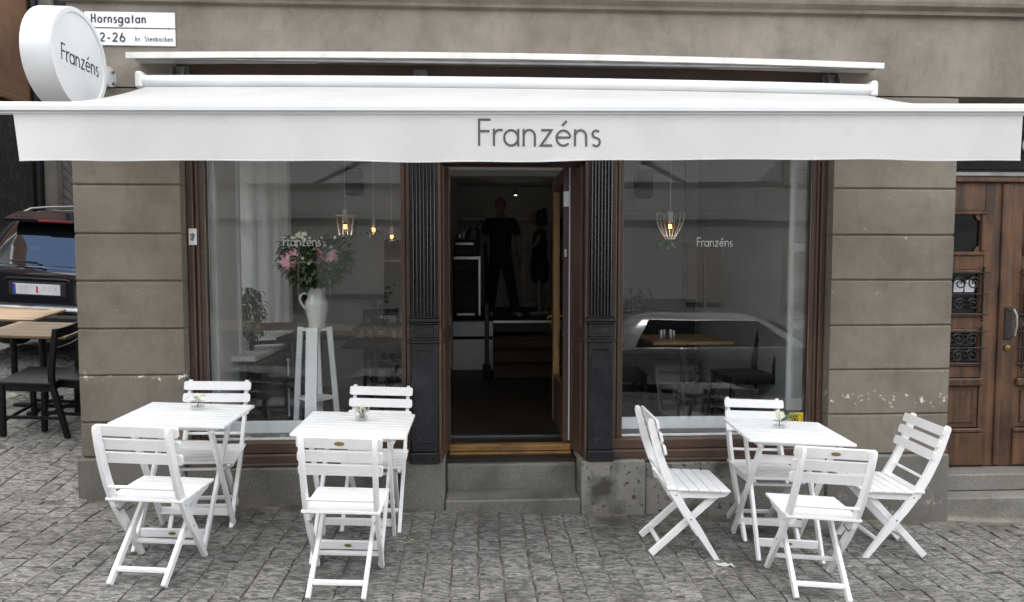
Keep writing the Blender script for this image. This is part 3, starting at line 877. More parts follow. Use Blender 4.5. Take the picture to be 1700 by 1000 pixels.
# yellow sticker on the right pane
st = part(B().box(2.335, 2.445, .1545, .1565, .545, .640, .001), 'sticker', 'yellow', Wr)
bt, _ = text_mesh('SSG', .036, .20, .62, .02, lambda u, v, d: (2.352 + u, .1535 - d * .3, .577 + v))
bt.add(*(lambda r: ([(2.39 + r * 1.0 * math.cos(t), .1540, .592 + r * .86 * math.sin(t)) for t in [i * math.pi / 16 for i in range(32)]] +
                    [(2.39 + (r - .003) * math.cos(t), .1540, .592 + (r - .003) * .86 * math.sin(t)) for t in [i * math.pi / 16 for i in range(32)]],
                    [(i, (i + 1) % 32, 32 + (i + 1) % 32, 32 + i) for i in range(32)]))(.047))
part(bt, 'lettering', 'letter_black', Wr)
# little paper notice on the left frame
nt_ = part(B().box(-2.030, -1.975, .086, .0905, 1.90, 2.015, .001), 'notice', 'sign_enamel', Wl)
q = B(); q.obox((-2.002, .0852, 1.955), (.010, 0, -.006), (0, .0008, 0), (.008, 0, .024), 0); q.obox((-2.010, .0850, 1.972), (.010, 0, .004), (0, .0007, 0), (-.003, 0, .006), 0)
part(q, 'notice_print', 'zinc', Wl)

# white ledge boards just behind the panes
part(B().box(-1.96, -.50, .21, .235, .515, .605, .004), 'window_ledge', 'white_in')
part(B().box(1.01, 2.50, .21, .235, .515, .605, .004), 'window_ledge', 'white_in')
part(B().box(-1.96, -.50, .22, .60, .38, .42, .004), 'window_bench', 'wall_in')
part(B().box(1.01, 2.50, .22, .60, .38, .42, .004), 'window_bench', 'wall_in')
q = B()
for x in (-1.70, -1.45, -.80, 1.3, 2.2): q.box(x - .02, x + .02, .240, .27, .421, .514)
part(q, 'ledge_bracket', 'white_in')
# white slim shutter cases inside each window
q = part(B().box(2.44, 2.58, .42, .46, .60, 2.60, .004), 'shutter', 'white_in')
for z0, z1 in ((.70, 1.25), (1.32, 1.86), (1.93, 2.50)):
    part(B().box(2.465, 2.555, .405, .419, z0, z1, .006), 'shutter_panel', 'ceil_in', q)
part(B().box(-1.97, -1.925, .30, .36, .42, 2.60, .006), 'shutter', 'ceil_in')

# ---------------- interior shell
part(B().box(-2.29, 9.0, .60, 8.98, .18, .30), 'interior_floor', 'floor_in')
part(B().box(.191, .199, 4.53, 4.69, .301, .92), 'stair_cheek', 'white_in')
part(B().box(-.30, .80, .42, .598, .24, .300), 'entry_floor', 'floor_in')
part(B().box(-.26, .76, .84, .90, .301, .318, .004), 'floor_strip', 'steel')
part(B().box(-2.0, 2.6, .22, .598, .24, .30), 'interior_floor', 'floor_in')
part(B().box(-2.29, 9.0, .41, 8.9, 3.15, 3.25), 'ceiling', 'ceil_in')
iw = part(B().box(-2.2, -.36, 3.30, 3.45, .30, 3.14), 'interior_wall', 'wall_in')
part(B().box(1.20, 5.0, 3.30, 3.45, .30, 3.14), 'interior_wall', 'wall_in')
part(B().box(2.62, 2.75, .45, 3.29, .30, 3.14), 'interior_wall', 'wall_in')
part(B().box(-.50, -.36, 3.46, 8.9, .30, 3.14), 'interior_wall', 'wall_in')
part(B().box(1.45, 1.60, 3.46, 8.9, .30, 3.14), 'interior_wall', 'wall_in')
part(B().box(-.36, 1.45, 7.6, 7.7, .90, 3.14), 'interior_wall', 'wall_in')
# dropped beam and back-room joinery seen through the door
part(B().box(-.36, 1.45, 7.50, 7.598, 2.52, 2.58), 'picture_rail', 'ceil_in')
part(B().box(-.355, 1.19, 3.2, 3.42, 2.78, 3.14), 'beam', 'wall_in')
bd = part(B().box(.78, 1.30, 7.55, 7.597, .96, 2.25, .004), 'back_door', 'ceil_in')
part(B().box(.84, 1.24, 7.53, 7.549, 1.10, 2.15, .006), 'door_panel', 'wall_in', bd)
part(B().box(-.30, .75, .50, .54, 2.495, 2.53, .004), 'transom_light', 'ceil_in')
part(B().box(-.30, .75, .50, .58, 2.532, 3.14), 'door_header', 'black_wood')
# raised rear floor, stairs
part(B().box(-.355, 1.445, 4.70, 7.59, .80, .960), 'raised_floor', 'floor_in')
part(B().box(.20, 1.19, 4.665, 4.698, .925, .964, .004), 'nosing', 'steel')
pf = part(B().box(-.355, .19, 4.52, 4.698, .30, .955), 'platform_front', 'white_in')
part(B().box(-.355, .192, 4.505, 4.519, .72, .76), 'dark_band', 'black_wood', pf)
for k, (z1, y0) in enumerate(((.455, 3.86), (.61, 4.14), (.765, 4.42))):
    stp = part(B().box(.20, 1.19, y0, 4.664, z1 - .155 + (.0 if k == 0 else .001), z1 - .024), 'stair_step', 'stair_wood')
    part(B().box(.20, 1.19, y0 - .02, y0 + .30 if k < 2 else 4.664, z1 - .0235, z1, .004), 'tread', M['stair_wood'], stp)
# side street window seen through the left pane: white panelled jamb, sill and sash
jb = part(B().box(-2.29, -1.83, 1.90, 2.02, .99, 3.10, .004), 'panelled_jamb', 'white_in')
for x0, x1 in ((-2.22, -2.13), (-2.07, -1.99), (-1.955, -1.885)):
    part(B().box(x0, x1, 1.885, 1.899, 1.08, 3.00, .006), 'jamb_panel', 'white_in', jb)
    part(B().box(x0 + .022, x1 - .022, 1.876, 1.884, 1.13, 2.95, .003), 'raised_panel', 'white_in', jb)
part(B().box(-2.30, -1.86, .95, 1.90, .94, .985, .006), 'inner_sill', 'white_in')
part(B().box(-2.29, -2.25, 1.0, 1.90, .30, .939), 'interior_wall', 'wall_in')
sf = part(B().box(-2.40, -2.36, 1.152, 1.948, .941, 1.00, .004), 'side_window_frame', 'white_in')
q = B(); q.box(-2.40, -2.36, 1.152, 1.20, 1.001, 2.949, .003); q.box(-2.40, -2.36, 1.90, 1.948, 1.001, 2.949, .003); q.box(-2.395, -2.365, 1.201, 1.899, 2.2, 2.25, .003)
part(q, 'side_sash', 'white_in', sf)
part(B().quad((-2.38, 1.20, 1.0), (-2.38, 1.90, 1.0), (-2.38, 1.90, 2.95), (-2.38, 1.20, 2.95)), 'side_pane', 'glass', sf)
part(B().box(-2.29, -2.06, .42, 1.14, .30, 3.14), 'interior_pier', 'white_in')
part(B().box(-2.065, -2.035, 1.141, 1.175, .95, 3.05, .004), 'pier_edge', 'white_in')
# white radiator pipe end hanging by the window
q = B(); q.tube([(-1.66, 1.2, .92), (-1.66, 1.2, .42)], .008, 8); q.lathe([(0, -.02), (.02, 0), (0, .02)], (-1.66, 1.2, .92), 8); q.lathe([(0, -.02), (.02, 0), (0, .02)], (-1.66, 1.2, .42), 8)
part(q, 'radiator_pipe', 'white_in', smooth=True)

# ---------------- cafe door leaf standing open on the right
dl = part(B().box(.650, .700, .372, .430, .385, 2.50, .004), 'cafe_door', M['brown'])
part(B().box(.650, .700, 1.06, 1.16, .385, 2.50, .004), 'leading_stile', 'oak_light', dl)
part(B().box(.652, .698, .431, 1.059, .385, .80, .004), 'bottom_panel', M['brown'], dl)
part(B().box(.652, .698, .431, 1.059, 2.38, 2.50, .004), 'top_rail', M['brown'], dl)
part(B().quad((.676, .431, .80), (.676, 1.059, .80), (.676, 1.059, 2.38), (.676, .431, 2.38)), 'door_pane', 'glass', dl)
q = B(); q.tube([(.648, 1.11, 1.30), (.600, 1.11, 1.30), (.596, 1.02, 1.30), (.594, .98, 1.295)], .008, 8); q.box(.640, .648, 1.09, 1.13, 1.18, 1.36, .003)
part(q, 'handle', 'brass', dl, smooth=True)
for z in (2.20,): part(B().box(.648, .690, .352, .371, z, z + .115, .003), 'hinge', 'white_metal', dl)
q = B(); q.box(.690, .699, .340, .371, .40, 2.50, .002)
part(q, 'weather_strip', 'white_metal', dl)
part(B().box(.655, .675, .366, .3715, 1.82, 1.88, .002), 'lock_plate', 'steel', dl)
q = B(); q.tube([(-.215, .42, 1.36), (-.215, .42, .98)], .02, 8)
part(q, 'door_stop_bar', 'plastic')

# ================================================================== ENTRANCE DOOR ON THE RIGHT
part(B().box(3.463, 5.35, .36, .45, 2.40, 2.965), 'transom_frame', 'black_wood')
# light well blocks: steps of the entrance
part(B().box(3.476, 5.34, .02, .95, -.4, .012, .010), 'entrance_step', 'granite')
part(B().box(3.476, 5.34, .16, .95, .014, .145, .010), 'entrance_step', 'granite')
q = B(); q.box(3.46, 5.35, .30, .36, 2.44, 2.475, .006)
part(q, 'door_cornice', 'zinc')
part(B().box(3.465, 5.345, .31, .359, 2.40, 2.438, .004), 'door_cornice', 'oak')
tg = part(B().quad((3.47, .352, 2.50), (5.34, .352, 2.50), (5.34, .352, 2.96), (3.47, .352, 2.96)), 'transom_pane', 'dark_glass')
def scroll(cx, cz, r, turns, y, rad, flip=1, a0=0.0, n=26):
    return [(cx + flip * r * (1 - .82 * t) * math.cos(a0 + turns * 2 * math.pi * t), y, cz + r * (1 - .82 * t) * math.sin(a0 + turns * 2 * math.pi * t)) for t in [i / n for i in range(n + 1)]]
q = B()
for cx, fl in ((4.30, 1), (4.55, -1), (4.08, -1)):
    q.tube(scroll(cx, 2.68, .10, 1.5, .335, .008, fl), .007, 6)
part(q, 'transom_scroll', 'white_metal', tg, smooth=True)
def leaf(x0, x1, inner, handle):
    """one oak leaf: stiles and rails, glazed opening, two grilled openings, raised lower panel. inner = stile side at the meeting edge"""
    Y = .35
    L_ = part(B().box(x0, x1, Y + .025, Y + .06, .150, 2.398), 'wooden_door', 'oak')
    ws = .150
    def sub(bb, n, m='oak', smooth=False): return part(bb, n, m, L_, smooth)
    xa, xb = x0 + ws, x1 - ws
    sub(B().box(x0, xa - .001, Y, Y + .024, .151, 2.398, .004), 'stile')
    sub(B().box(xb + .001, x1, Y, Y + .024, .151, 2.398, .004), 'stile')
    for z0, z1 in ((2.18, 2.397), (1.72, 1.83), (1.25, 1.34), (.86, .95)):
        sub(B().box(xa, xb, Y + .001, Y + .0245, z0, z1, .003), 'rail')
    opens = ((1.83, 2.18, 'glass'), (1.34, 1.72, 'grille'), (.95, 1.25, 'grille'))
    for z0, z1, kd in opens:
        f = B()
        t = .032
        for a in ((xa, xb, z1 - t, z1), (xa, xb, z0, z0 + t)): f.box(a[0], a[1], Y - .016, Y + .0005, a[2], a[3], .008)
        for a in ((xa, xa + t), (xb - t, xb)): f.box(a[0], a[1], Y - .015, Y + .0004, z0 + t + .001, z1 - t - .001, .008)
        sub(f, 'moulding')
        g = sub(B().box(xa + t, xb - t, Y + .018, Y + .0235, z0 + t, z1 - t), 'glazing', 'dark_glass')
        if kd == 'glass':
            r_ = B()
            for sx in (xa + t, xb - t):
                for sz in (z0 + t, z1 - t):
                    ix = 1 if sx == xa + t else -1; iz = 1 if sz == z0 + t else -1
                    pts = [(sx, Y + .002, sz)] + [(sx + ix * .045 * math.cos(a), Y + .002, sz + iz * .045 * math.sin(a)) for a in [i * math.pi / 12 for i in range(7)]]
                    r_.prism(pts, (0, .012, 0))
            sub(r_, 'shell_corner', 'oak')
        else:
            r_ = B(); y = Y - .024
            for x in (xa + .012, xb - .012): r_.tube([(x, y, z0 - .015), (x, y, z1 + .015)], .007, 6); r_.lathe([(0, -.014), (.013, 0), (0, .014)], (x, y, z1 + .02), 8); r_.lathe([(0, -.014), (.013, 0), (0, .014)], (x, y, z0 - .02), 8)
            for z in (z0 + .022, (z0 + z1) / 2, z1 - .022): r_.tube([(xa - .035, y, z), (xb + .035, y, z)], .006, 6)
            n = 4
            hh = (z1 - z0) / 2 - .022
            for i in range(n):
                cx = xa + .03 + (xb - xa - .06) * (i + .5) / n
                for cz, fl in (((z0 + z1) / 2 + hh * .5, 1), ((z0 + z1) / 2 - hh * .5, -1)):
                    r_.tube(scroll(cx, cz, min(.052, hh * .46), 1.45, y + .004, .005, fl if i % 2 else -fl, .6), .0055, 6)
            sub(r_, 'grille', 'iron', True)
    # lower part
    sub(B().box(xa - .02, xb + .02, Y - .030, Y + .0003, .795, .858, .010), 'lock_rail')
    sub(B().box(xa, xb, Y + .008, Y + .0243, .46, .79, .004), 'lower_panel')
    sub(B().box(xa + .03, xb - .03, Y - .004, Y + .0075, .50, .76, .008), 'raised_panel')
    sub(B().box(xa - .03, xb + .03, Y - .024, Y + .0006, .425, .458, .008), 'moulding')
    sub(B().box(xa - .04 if inner == 'R' else xa - .03, xb + .05, Y - .018, Y + .0008, .16, .42, .006), 'kick_board')
    return L_
L1 = leaf(3.30, 4.105, 'R', False)
L2 = leaf(4.120, 4.94, 'L', True)
part(B().box(4.085, 4.130, .335, .3485, .16, 2.39, .006), 'meeting_bead', 'oak', L2)
q = B(); q.box(4.140, 4.203, .340, .3488, 1.16, 1.42, .004)
part(q, 'handle_plate', 'iron', L2)
q = B(); q.tube([(4.175, .342, 1.395), (4.180, .30, 1.40), (4.188, .285, 1.36), (4.190, .283, 1.28), (4.184, .290, 1.20), (4.173, .342, 1.175)], .010, 8)
part(q, 'handle', 'zinc', L2, smooth=True)
part(B().lathe([(.024, .349), (.024, .335), (.012, .330), (0, .330)], (4.168, 0, 1.095), 16, 'Y'), 'lock', 'brass', L2, smooth=True)
# white house number behind the grille, blocked out in two rounded figures
def number_disc(cx):
    pts = [(cx - .035, .3640, 1.545), (cx + .040, .3640, 1.545)] + [(cx + .048 * math.cos(a) , .3640, 1.592 + .048 * math.sin(a)) for a in [i * math.pi / 10 for i in range(9)]] + [(cx - .035, .3640, 1.625)]
    return pts
q = B()
for cx in (3.765, 3.855):
    q.prism(number_disc(cx), (0, .0015, 0))
part(q, 'house_number', 'plate', L1)

# ================================================================== AWNING
aw = thing('awning', 'long white cloth awning with grey lettering on its valance over the cafe front', 'awning', (0.27, -.10, 2.9))
def ap(bb, name, m, parent=None, smooth=False):
    o = bb.build(name, m, parent or aw, smooth)
    if parent is None:
        o.matrix_parent_inverse = Matrix.Translation(-Vector(aw.location))
    return o
XL, XR = -2.20, 2.715
FX0, FX1 = -2.165, 2.725
bow = lambda x: .018 * (1 - ((x - .27) / 2.5) ** 2)
# roller tube and end caps
q = B(); q.tube([(XL + (XR - XL) * i / 8, -.15, 2.962 + bow(XL + (XR - XL) * i / 8)) for i in range(9)], .046, 20)
ap(q, 'roller', 'white_metal', smooth=True)
for xe in (XL - .012, XR + .012): ap(B().box(xe - .024, xe + .024, -.20, -.10, 2.917, 3.025, .012), 'end_cap', 'white_dirty')
# cloth, slightly slack, scooped at both side edges
q = B(); nu, nv = 44, 16; vs = []
for j in range(nv + 1):
    t = j / nv
    for i in range(nu + 1):
        s = i / nu
        side = (2 * s - 1)
        x = (XL + .03) * (1 - t) + FX0 * t + ((XR - XL - .06) * (1 - t) + (FX1 - FX0) * t) * s
        scoop = .055 * math.sin(math.pi * t) * (abs(side) ** 7)
        x -= math.copysign(scoop * .3, side)
        z = 2.930 * (1 - t) + (2.540 + .009 * x) * t - .010 * math.sin(math.pi * t) - scoop * .35 + bow(x) * (1 - t)
        z += .0035 * math.sin(s * 37) * math.sin(math.pi * t)
        vs.append((x, -.165 - 1.325 * t, z))
fs = [(j * (nu + 1) + i, j * (nu + 1) + i + 1, (j + 1) * (nu + 1) + i + 1, (j + 1) * (nu + 1) + i) for j in range(nv) for i in range(nu)]
ap(q.add(vs, fs), 'canopy', 'cloth_top', smooth=True)
# front rail: three-step aluminium profile
q = B()
prof = [(-1.485, 2.490), (-1.520, 2.490), (-1.520, 2.500), (-1.534, 2.503), (-1.534, 2.522), (-1.522, 2.526), (-1.522, 2.540), (-1.508, 2.546), (-1.485, 2.546)]
n = 10
for k in range(n):
    x0 = -2.47 + (2.98 + 2.47) * k / n; x1 = -2.47 + (2.98 + 2.47) * (k + 1) / n
    a = [(x0, y, z + .009 * x0) for y, z in prof]; c = [(x1, y, z + .009 * x1) for y, z in prof]
    m = len(prof); q.add(a + c, [(i, (i + 1) % m, m + (i + 1) % m, m + i) for i in range(m)])
q.add([(-2.47, y, z + .009 * -2.47) for y, z in prof], [tuple(range(len(prof)))])
q.add([(2.98, y, z + .009 * 2.98) for y, z in prof], [tuple(range(len(prof)))[::-1]])
ap(q, 'front_rail', 'white_metal')
# valance
q = B(); nu, nv = 90, 8; vs = []
for j in range(nv + 1):
    t = j / nv
    for i in range(nu + 1):
        s = i / nu
        x = FX0 * (1 - s) + FX1 * s + (.036 * t * (1 - s) ** 6) - .010 * t * s ** 10
        y = -1.515 - .008 * t * math.sin(s * 23 + 1) - .004 * t * math.sin(s * 61) - .018 * t * (math.exp(-s * 26) + math.exp(-(1 - s) * 26))
        z = 2.491 - .222 * t + .009 * x + .005 * t * math.sin(s * 11) + .002 * t * math.sin(s * 47)
        vs.append((x, y, z))
fs = [(j * (nu + 1) + i, (j + 1) * (nu + 1) + i, (j + 1) * (nu + 1) + i + 1, j * (nu + 1) + i + 1) for j in range(nv) for i in range(nu)]
val = ap(q.add(vs, fs), 'valance', 'cloth', smooth=True)
q = B(); q.tube([vs[nv * (nu + 1) + i] for i in range(nu + 1)], .0032, 6)
ap(q, 'hem', 'cloth', val, True)
def val_y(x, z):
    s = (x - FX0) / (FX1 - FX0); t = (2.491 + .009 * x - z) / .222
    return -1.515 - .008 * t * math.sin(s * 23 + 1) - .004 * t * math.sin(s * 61) - .0012
TW = .605; TH = .130
bt, _ = text_mesh('Franzéns', TH, .085, TW / (text_width('Franzéns') * TH), 0, lambda u, v, d: (.006 + u, val_y(.006 + u, 2.338 + v) - d, 2.338 + v))
ap(bt, 'lettering', 'letter', val)
# folding arms
for x0, kx, x1 in ((-1.75, -.95, -1.55), (2.25, 1.45, 2.05)):
    arm = ap(B().bar((x0, -.17, 2.86), (kx, -.80, 2.66), .05, .035, (0, 0, 1), .008), 'arm', 'white_metal')
    ap(B().bar((kx, -.80, 2.655), (x1, -1.46, 2.52), .045, .032, (0, 0, 1), .008), 'forearm', 'white_metal', arm)
    ap(B().lathe([(0, -.03), (.035, -.03), (.035, .03), (0, .03)], (kx, -.80, 2.658), 14), 'elbow', 'plastic', arm)
# wall brackets
for x in (-2.01, -.395, 2.50):
    br = ap(B().box(x - .045, x + .045, -.012, .028, 2.93, 3.108, .004), 'wall_bracket', 'zinc')
    q = B()
    for s in (-1, 1):
        q.prism([(x + s * .042, -.012, 3.10), (x + s * .042, -.012, 2.94), (x + s * .042, -.15, 2.93), (x + s * .042, -.10, 3.02), (x + s * .042, -.06, 3.10)], (s * -.006, 0, 0))
    for z in (2.985, 3.055): q.lathe([(.013, -.013), (.013, -.022), (0, -.022)], (x, 0, z), 8, 'Y')
    ap(q, 'bracket_cheek', 'zinc', br)
# rain board over the roller
q = B(); n = 8
for k in range(n):
    xa, xb = -2.29 + 5.08 * k / n, -2.29 + 5.08 * (k + 1) / n
    za, zb = bow(xa) * 1.6, bow(xb) * 1.6
    for (y0, y1, z0, z1) in ((-.175, .02, 3.125, 3.142), (-.190, -.176, 3.108, 3.146)):
        c8 = [(xa, y0, z0 + za), (xa, y1, z0 + za), (xa, y1, z1 + za), (xa, y0, z1 + za), (xb, y0, z0 + zb), (xb, y1, z0 + zb), (xb, y1, z1 + zb), (xb, y0, z1 + zb)]
        q.add(c8, [(0, 4, 5, 1), (3, 2, 6, 7), (0, 3, 7, 4), (1, 5, 6, 2)] + ([(0, 1, 2, 3)] if k == 0 else []) + ([(4, 7, 6, 5)] if k == n - 1 else []))
ap(q, 'rain_board', 'white_dirty')
# ledge under the board, grey lead line
ap(B().box(-2.24, 2.74, -.172, -.150, 3.106, 3.124, .003), 'flashing', 'zinc')

# ================================================================== ROUND SIGN
SX, SY, SZ, SR = -2.405, -.505, 3.005, .298
rs_ = thing('round_sign', 'round white box sign projecting from the corner of the cafe wall', 'sign', (SX, SY, SZ))
q = B(); q.lathe([(SR - .030, -.004), (SR, -.004), (SR, -.168), (SR - .03, -.168), (0, -.168)], (0, 0, 0), 64, 'X')
q.build('drum', 'white_metal', rs_, smooth=True)
q = B(); q.lathe([(SR - .032, -.012), (SR - .030, .004), (SR - .002, .004), (SR - .001, -.003)], (0, 0, 0), 64, 'X'); q.build('rim', 'white_metal', rs_, smooth=True)
q = B(); q.lathe([(0, -.004), (SR - .031, -.004)], (0, 0, 0), 64, 'X'); f_ = q.build('face', 'sign_face', rs_)
q = B()
for y, z in ((-.20, -.17), (-.13, -.20)): q.lathe([(0, -.003), (.005, -.002), (.005, .001)], (-.05 if y > -.18 else -.16, 0, 0), 8, 'Z')
bt, _ = text_mesh('Franzéns', .098, .09, .40 / (text_width('Franzéns') * .098), 0, lambda u, v, d: (-.003 + d, -.185 + u, -.052 + v))
bt.build('lettering', 'letter_black', rs_)
q = B(); q.lathe([(.075, .0), (.075, .008), (0, .008)], (-.17, .482, -.02), 28, 'Y')
fl = B()
fl.prism([(-.19 + .165, .30, .045), (-.19 + .165, .40, .065)] + [(-.025, .40 + .07 * math.sin(a), .065 * math.cos(a) - .0) for a in [i * math.pi / 8 for i in range(9)]] + [(-.025, .30, -.045)], (-.012, 0, 0))
fl.build('mounting_flange', 'white_metal', rs_, smooth=True)
q = B(); q.bar((-.10, .30, 0), (-.10, .495, 0), .09, .05, (1, 0, 0), .01); q.build('bracket_arm', 'white_metal', rs_)
q = B()
for z in (.035, -.04): q.lathe([(.011, -.024), (.011, -.012), (0, -.010)], (0, .415, z), 8, 'X')
q.build('bolt', 'zinc', rs_)
q = B(); q.tube([(-.08, .30, -.16), (.02, .42, -.165), (.30, .43, -.155), (.315, .36, -.16)], .006, 6); q.build('cable', 'white_metal', rs_, smooth=True)

# ================================================================== STREET SIGN
ss = thing('street_sign', 'white enamel street name sign on the wall behind the round sign', 'sign', (-2.36, -.012, 3.35))
def sp(bb, n, m, smooth=False):
    o = bb.build(n, m, ss, smooth); o.matrix_parent_inverse = Matrix.Translation(-Vector(ss.location)); return o
sp(B().box(-2.64, -2.045, -.014, -.002, 3.357, 3.462, .002), 'upper_plate', 'sign_enamel')
sp(B().box(-2.64, -2.045, -.014, -.002, 3.240, 3.352, .002), 'lower_plate', 'sign_enamel')
def stext(s, x, z, h, wt, tot, tr=0.06):
    sc = (tot / h - tr * (len(s) - 1)) / text_width(s)
    bt, _ = text_mesh(s, h, wt, sc, tr, lambda u, v, d: (x + u, -.0145 - d, z + v))
    return sp(bt, 'lettering', 'letter_black')
stext('Hornsgatan', -2.590, 3.388, .058, .155, .362, .13)
stext('2-26', -2.538, 3.264, .058, .16, .172, .12)
stext('kv. Stenbocken', -2.305, 3.268, .034, .12, .248, .13)
sp(B().box(-2.64, -2.045, -.016, -.0145, 3.3525, 3.3562), 'rule', 'letter_black')
q = B()
for x in (-2.085, -2.30): q.lathe([(.007, -.019), (.007, -.014), (0, -.0195)], (x, 0, 3.354), 10, 'Y')
sp(q, 'screw', 'zinc')
# ================================================================== WHITE FOLDING CHAIRS
def make_chair(badge=False):
    root = bpy.data.objects.new('folding_chair', None); COL.objects.link(root)
    W = 'white_paint'
    # side profile of the long back post (y, z)
    cen = [(-.252, .845), (-.228, .76), (-.196, .66), (-.150, .545), (-.090, .425), (-.02, .315), (.075, .190), (.205, .0)]
    hw = [.020, .0225, .024, .025, .026, .024, .0225, .021]
    def post(x):
        L_, R_ = [], []
        for i, (y, z) in enumerate(cen):
            a = Vector(cen[max(0, i - 1)]); c = Vector(cen[min(len(cen) - 1, i + 1)])
            d = (c - a).normalized(); nn = Vector((-d.y, d.x))
            L_.append(Vector((y, z)) + nn * hw[i]); R_.append(Vector((y, z)) - nn * hw[i])
        top = Vector(cen[0]); d = (Vector(cen[0]) - Vector(cen[1])).normalized()
        cap = [top + d * .018 + (L_[0] - top) * .6, top + d * .022, top + d * .018 + (R_[0] - top) * .6]
        L_[-1] = Vector((L_[-1].x, 0.0)); R_[-1] = Vector((R_[-1].x, 0.0))
        out = L_[::-1] + cap + R_
        return B().prism([(x - .011, p.x, p.y) for p in out], (.022, 0, 0))
    for x in (-.183, .183): post(x).build('back_post', W, root, True)
    # crossing rear legs, hinged under the seat front
    for x in (-.142, .142):
        B().bar((x, .205, .405), (x, -.196, .008), .042, .022, (1, 0, 0), .003).build('rear_leg', W, root)
    # three curved rails
    for k, zc in enumerate((.829, .751, .673)):
        yc = -.224 + k * .0265
        h = .0295; t = .0075
        d = Vector((0, -.26, .965)).normalized(); nrm = Vector((0, .965, .26)).normalized()
        o_ = []
        w = .216
        for sx, sz in ((1, 1), (-1, 1), (-1, -1), (1, -1)):
            cxr, czr = sx * (w - .014), sz * (h - .014)
            a0 = {(1, 1): 0, (-1, 1): 90, (-1, -1): 180, (1, -1): 270}[(sx, sz)]
            for i in range(5):
                a = math.radians(a0 + 22.5 * i); o_.append((cxr + .014 * math.cos(a), czr + .014 * math.sin(a)))
        c0 = Vector((0, yc, zc)) + nrm * .004
        rl = B().prism([c0 + Vector((1, 0, 0)) * u + d * v for u, v in o_], nrm * .015)
        rail = rl.build('back_rail', W, root)
        sc = B()
        for x in (-.183, .183):
            for dz in (-.012, .012):
                p = c0 - nrm * .0275 + Vector((x, 0, 0)) + d * dz
                sc.obox(p, (.0028, 0, 0), nrm * .001, d * .0028, .0006)
        sc.build('screw', 'zinc', rail)
        if k == 0 and badge:
            p = c0 - nrm * .0012
            n_ = 18
            B().prism([p + Vector((.026 * math.cos(2 * math.pi * i / n_), 0, 0)) + d * (.0115 * math.sin(2 * math.pi * i / n_)) for i in range(n_)], -nrm * .0012).build('badge', 'brass_plate', rail)
    # seat slats along X on two shaped rails
    n = 6; y0, y1 = -.135, .262
    step_ = (y1 - y0) / n
    for i in range(n):
        yc = y0 + step_ * (i + .5)
        z = .436 + (.004 if i in (0, n - 1) else 0) + .006 * (yc > .2) * -1
        B().box(-.205, .205, yc - step_ / 2 + .0028, yc + step_ / 2 - .0028, z - .008, z + .008, .003).build('seat_slat', W, root)
    for x in (-.169, .169):
        out = [(-.13, .426), (.255, .424), (.262, .412), (.235, .392), (.16, .380), (-.04, .380), (-.12, .392)]
        B().prism([(x - .009, y, z) for y, z in out], (.018, 0, 0)).build('seat_rail', W, root)
    # rungs
    for y, z, hwid in ((-.152, .515, .172),):
        B().tube([(-hwid, y, z), (hwid, y, z)], .010, 8).build('rung', W, root, True)
    B().box(-.131, .131, -.153, -.128, .058, .082, .004).build('rung', W, root)
    B().box(-.172, .172, .118, .140, .098, .122, .004).build('rung', W, root)
    B().box(-.145, .145, .165, .190, .362, .380, .004).build('rung', W, root)
    for x in (-.1715, .1715):
        q = B(); q.tube([(x, -.075, .372), (x * .98, -.055, .352), (x * .96, -.02, .358), (x * .95, .0, .372)], .0035, 6)
        q.build('metal_hook', 'zinc', root, True)
    q = B()
    for x in (-.1950, .1950): q.lathe([(.006, -.001), (.006, .001), (0, .0012)], (x, .028, .250), 8, 'X'); q.lathe([(.005, -.001), (.005, .001), (0, .0012)], (x, -.07, .40), 8, 'X')
    q.build('pivot_bolt', 'zinc', root)
    return root

CG = 'white folding chairs on the setts before the cafe'
plain = make_chair(False); badged = make_chair(True)
used = set()
def put_chair(proto, x, y, deg, label):
    deg += random.uniform(-.6, .6)
    o = proto if proto.name not in used else copy_tree(proto)
    used.add(o.name)
    o.matrix_world = on_ground(x, y, math.radians(deg))
    return tag(o, label, 'chair', CG)
put_chair(plain, -1.778, -1.085, -3, 'white folding chair seen from behind at the left end, nearest the camera')
put_chair(plain, -1.800, -.275, 188, 'white folding chair facing out from the left stone pillar behind the leftmost table')
put_chair(badged, -.738, -1.187, 0, 'white folding chair with gold badge pushed up to the table under the jug window')
put_chair(plain, -.705, -.270, 182, 'white folding chair behind the middle table beside the black fluted pilaster')
put_chair(plain, 1.262, -.598, -91, 'white folding chair standing side on, left of the right hand table')
put_chair(plain, 1.942, -.270, 181, 'white folding chair behind the right hand table below the shop window')
put_chair(badged, 1.900, -1.103, -6, 'white folding chair with gold badge in front of the right hand table')
put_chair(plain, 2.665, -.530, 88, 'white folding chair right of the right hand table, beside the right pillar')

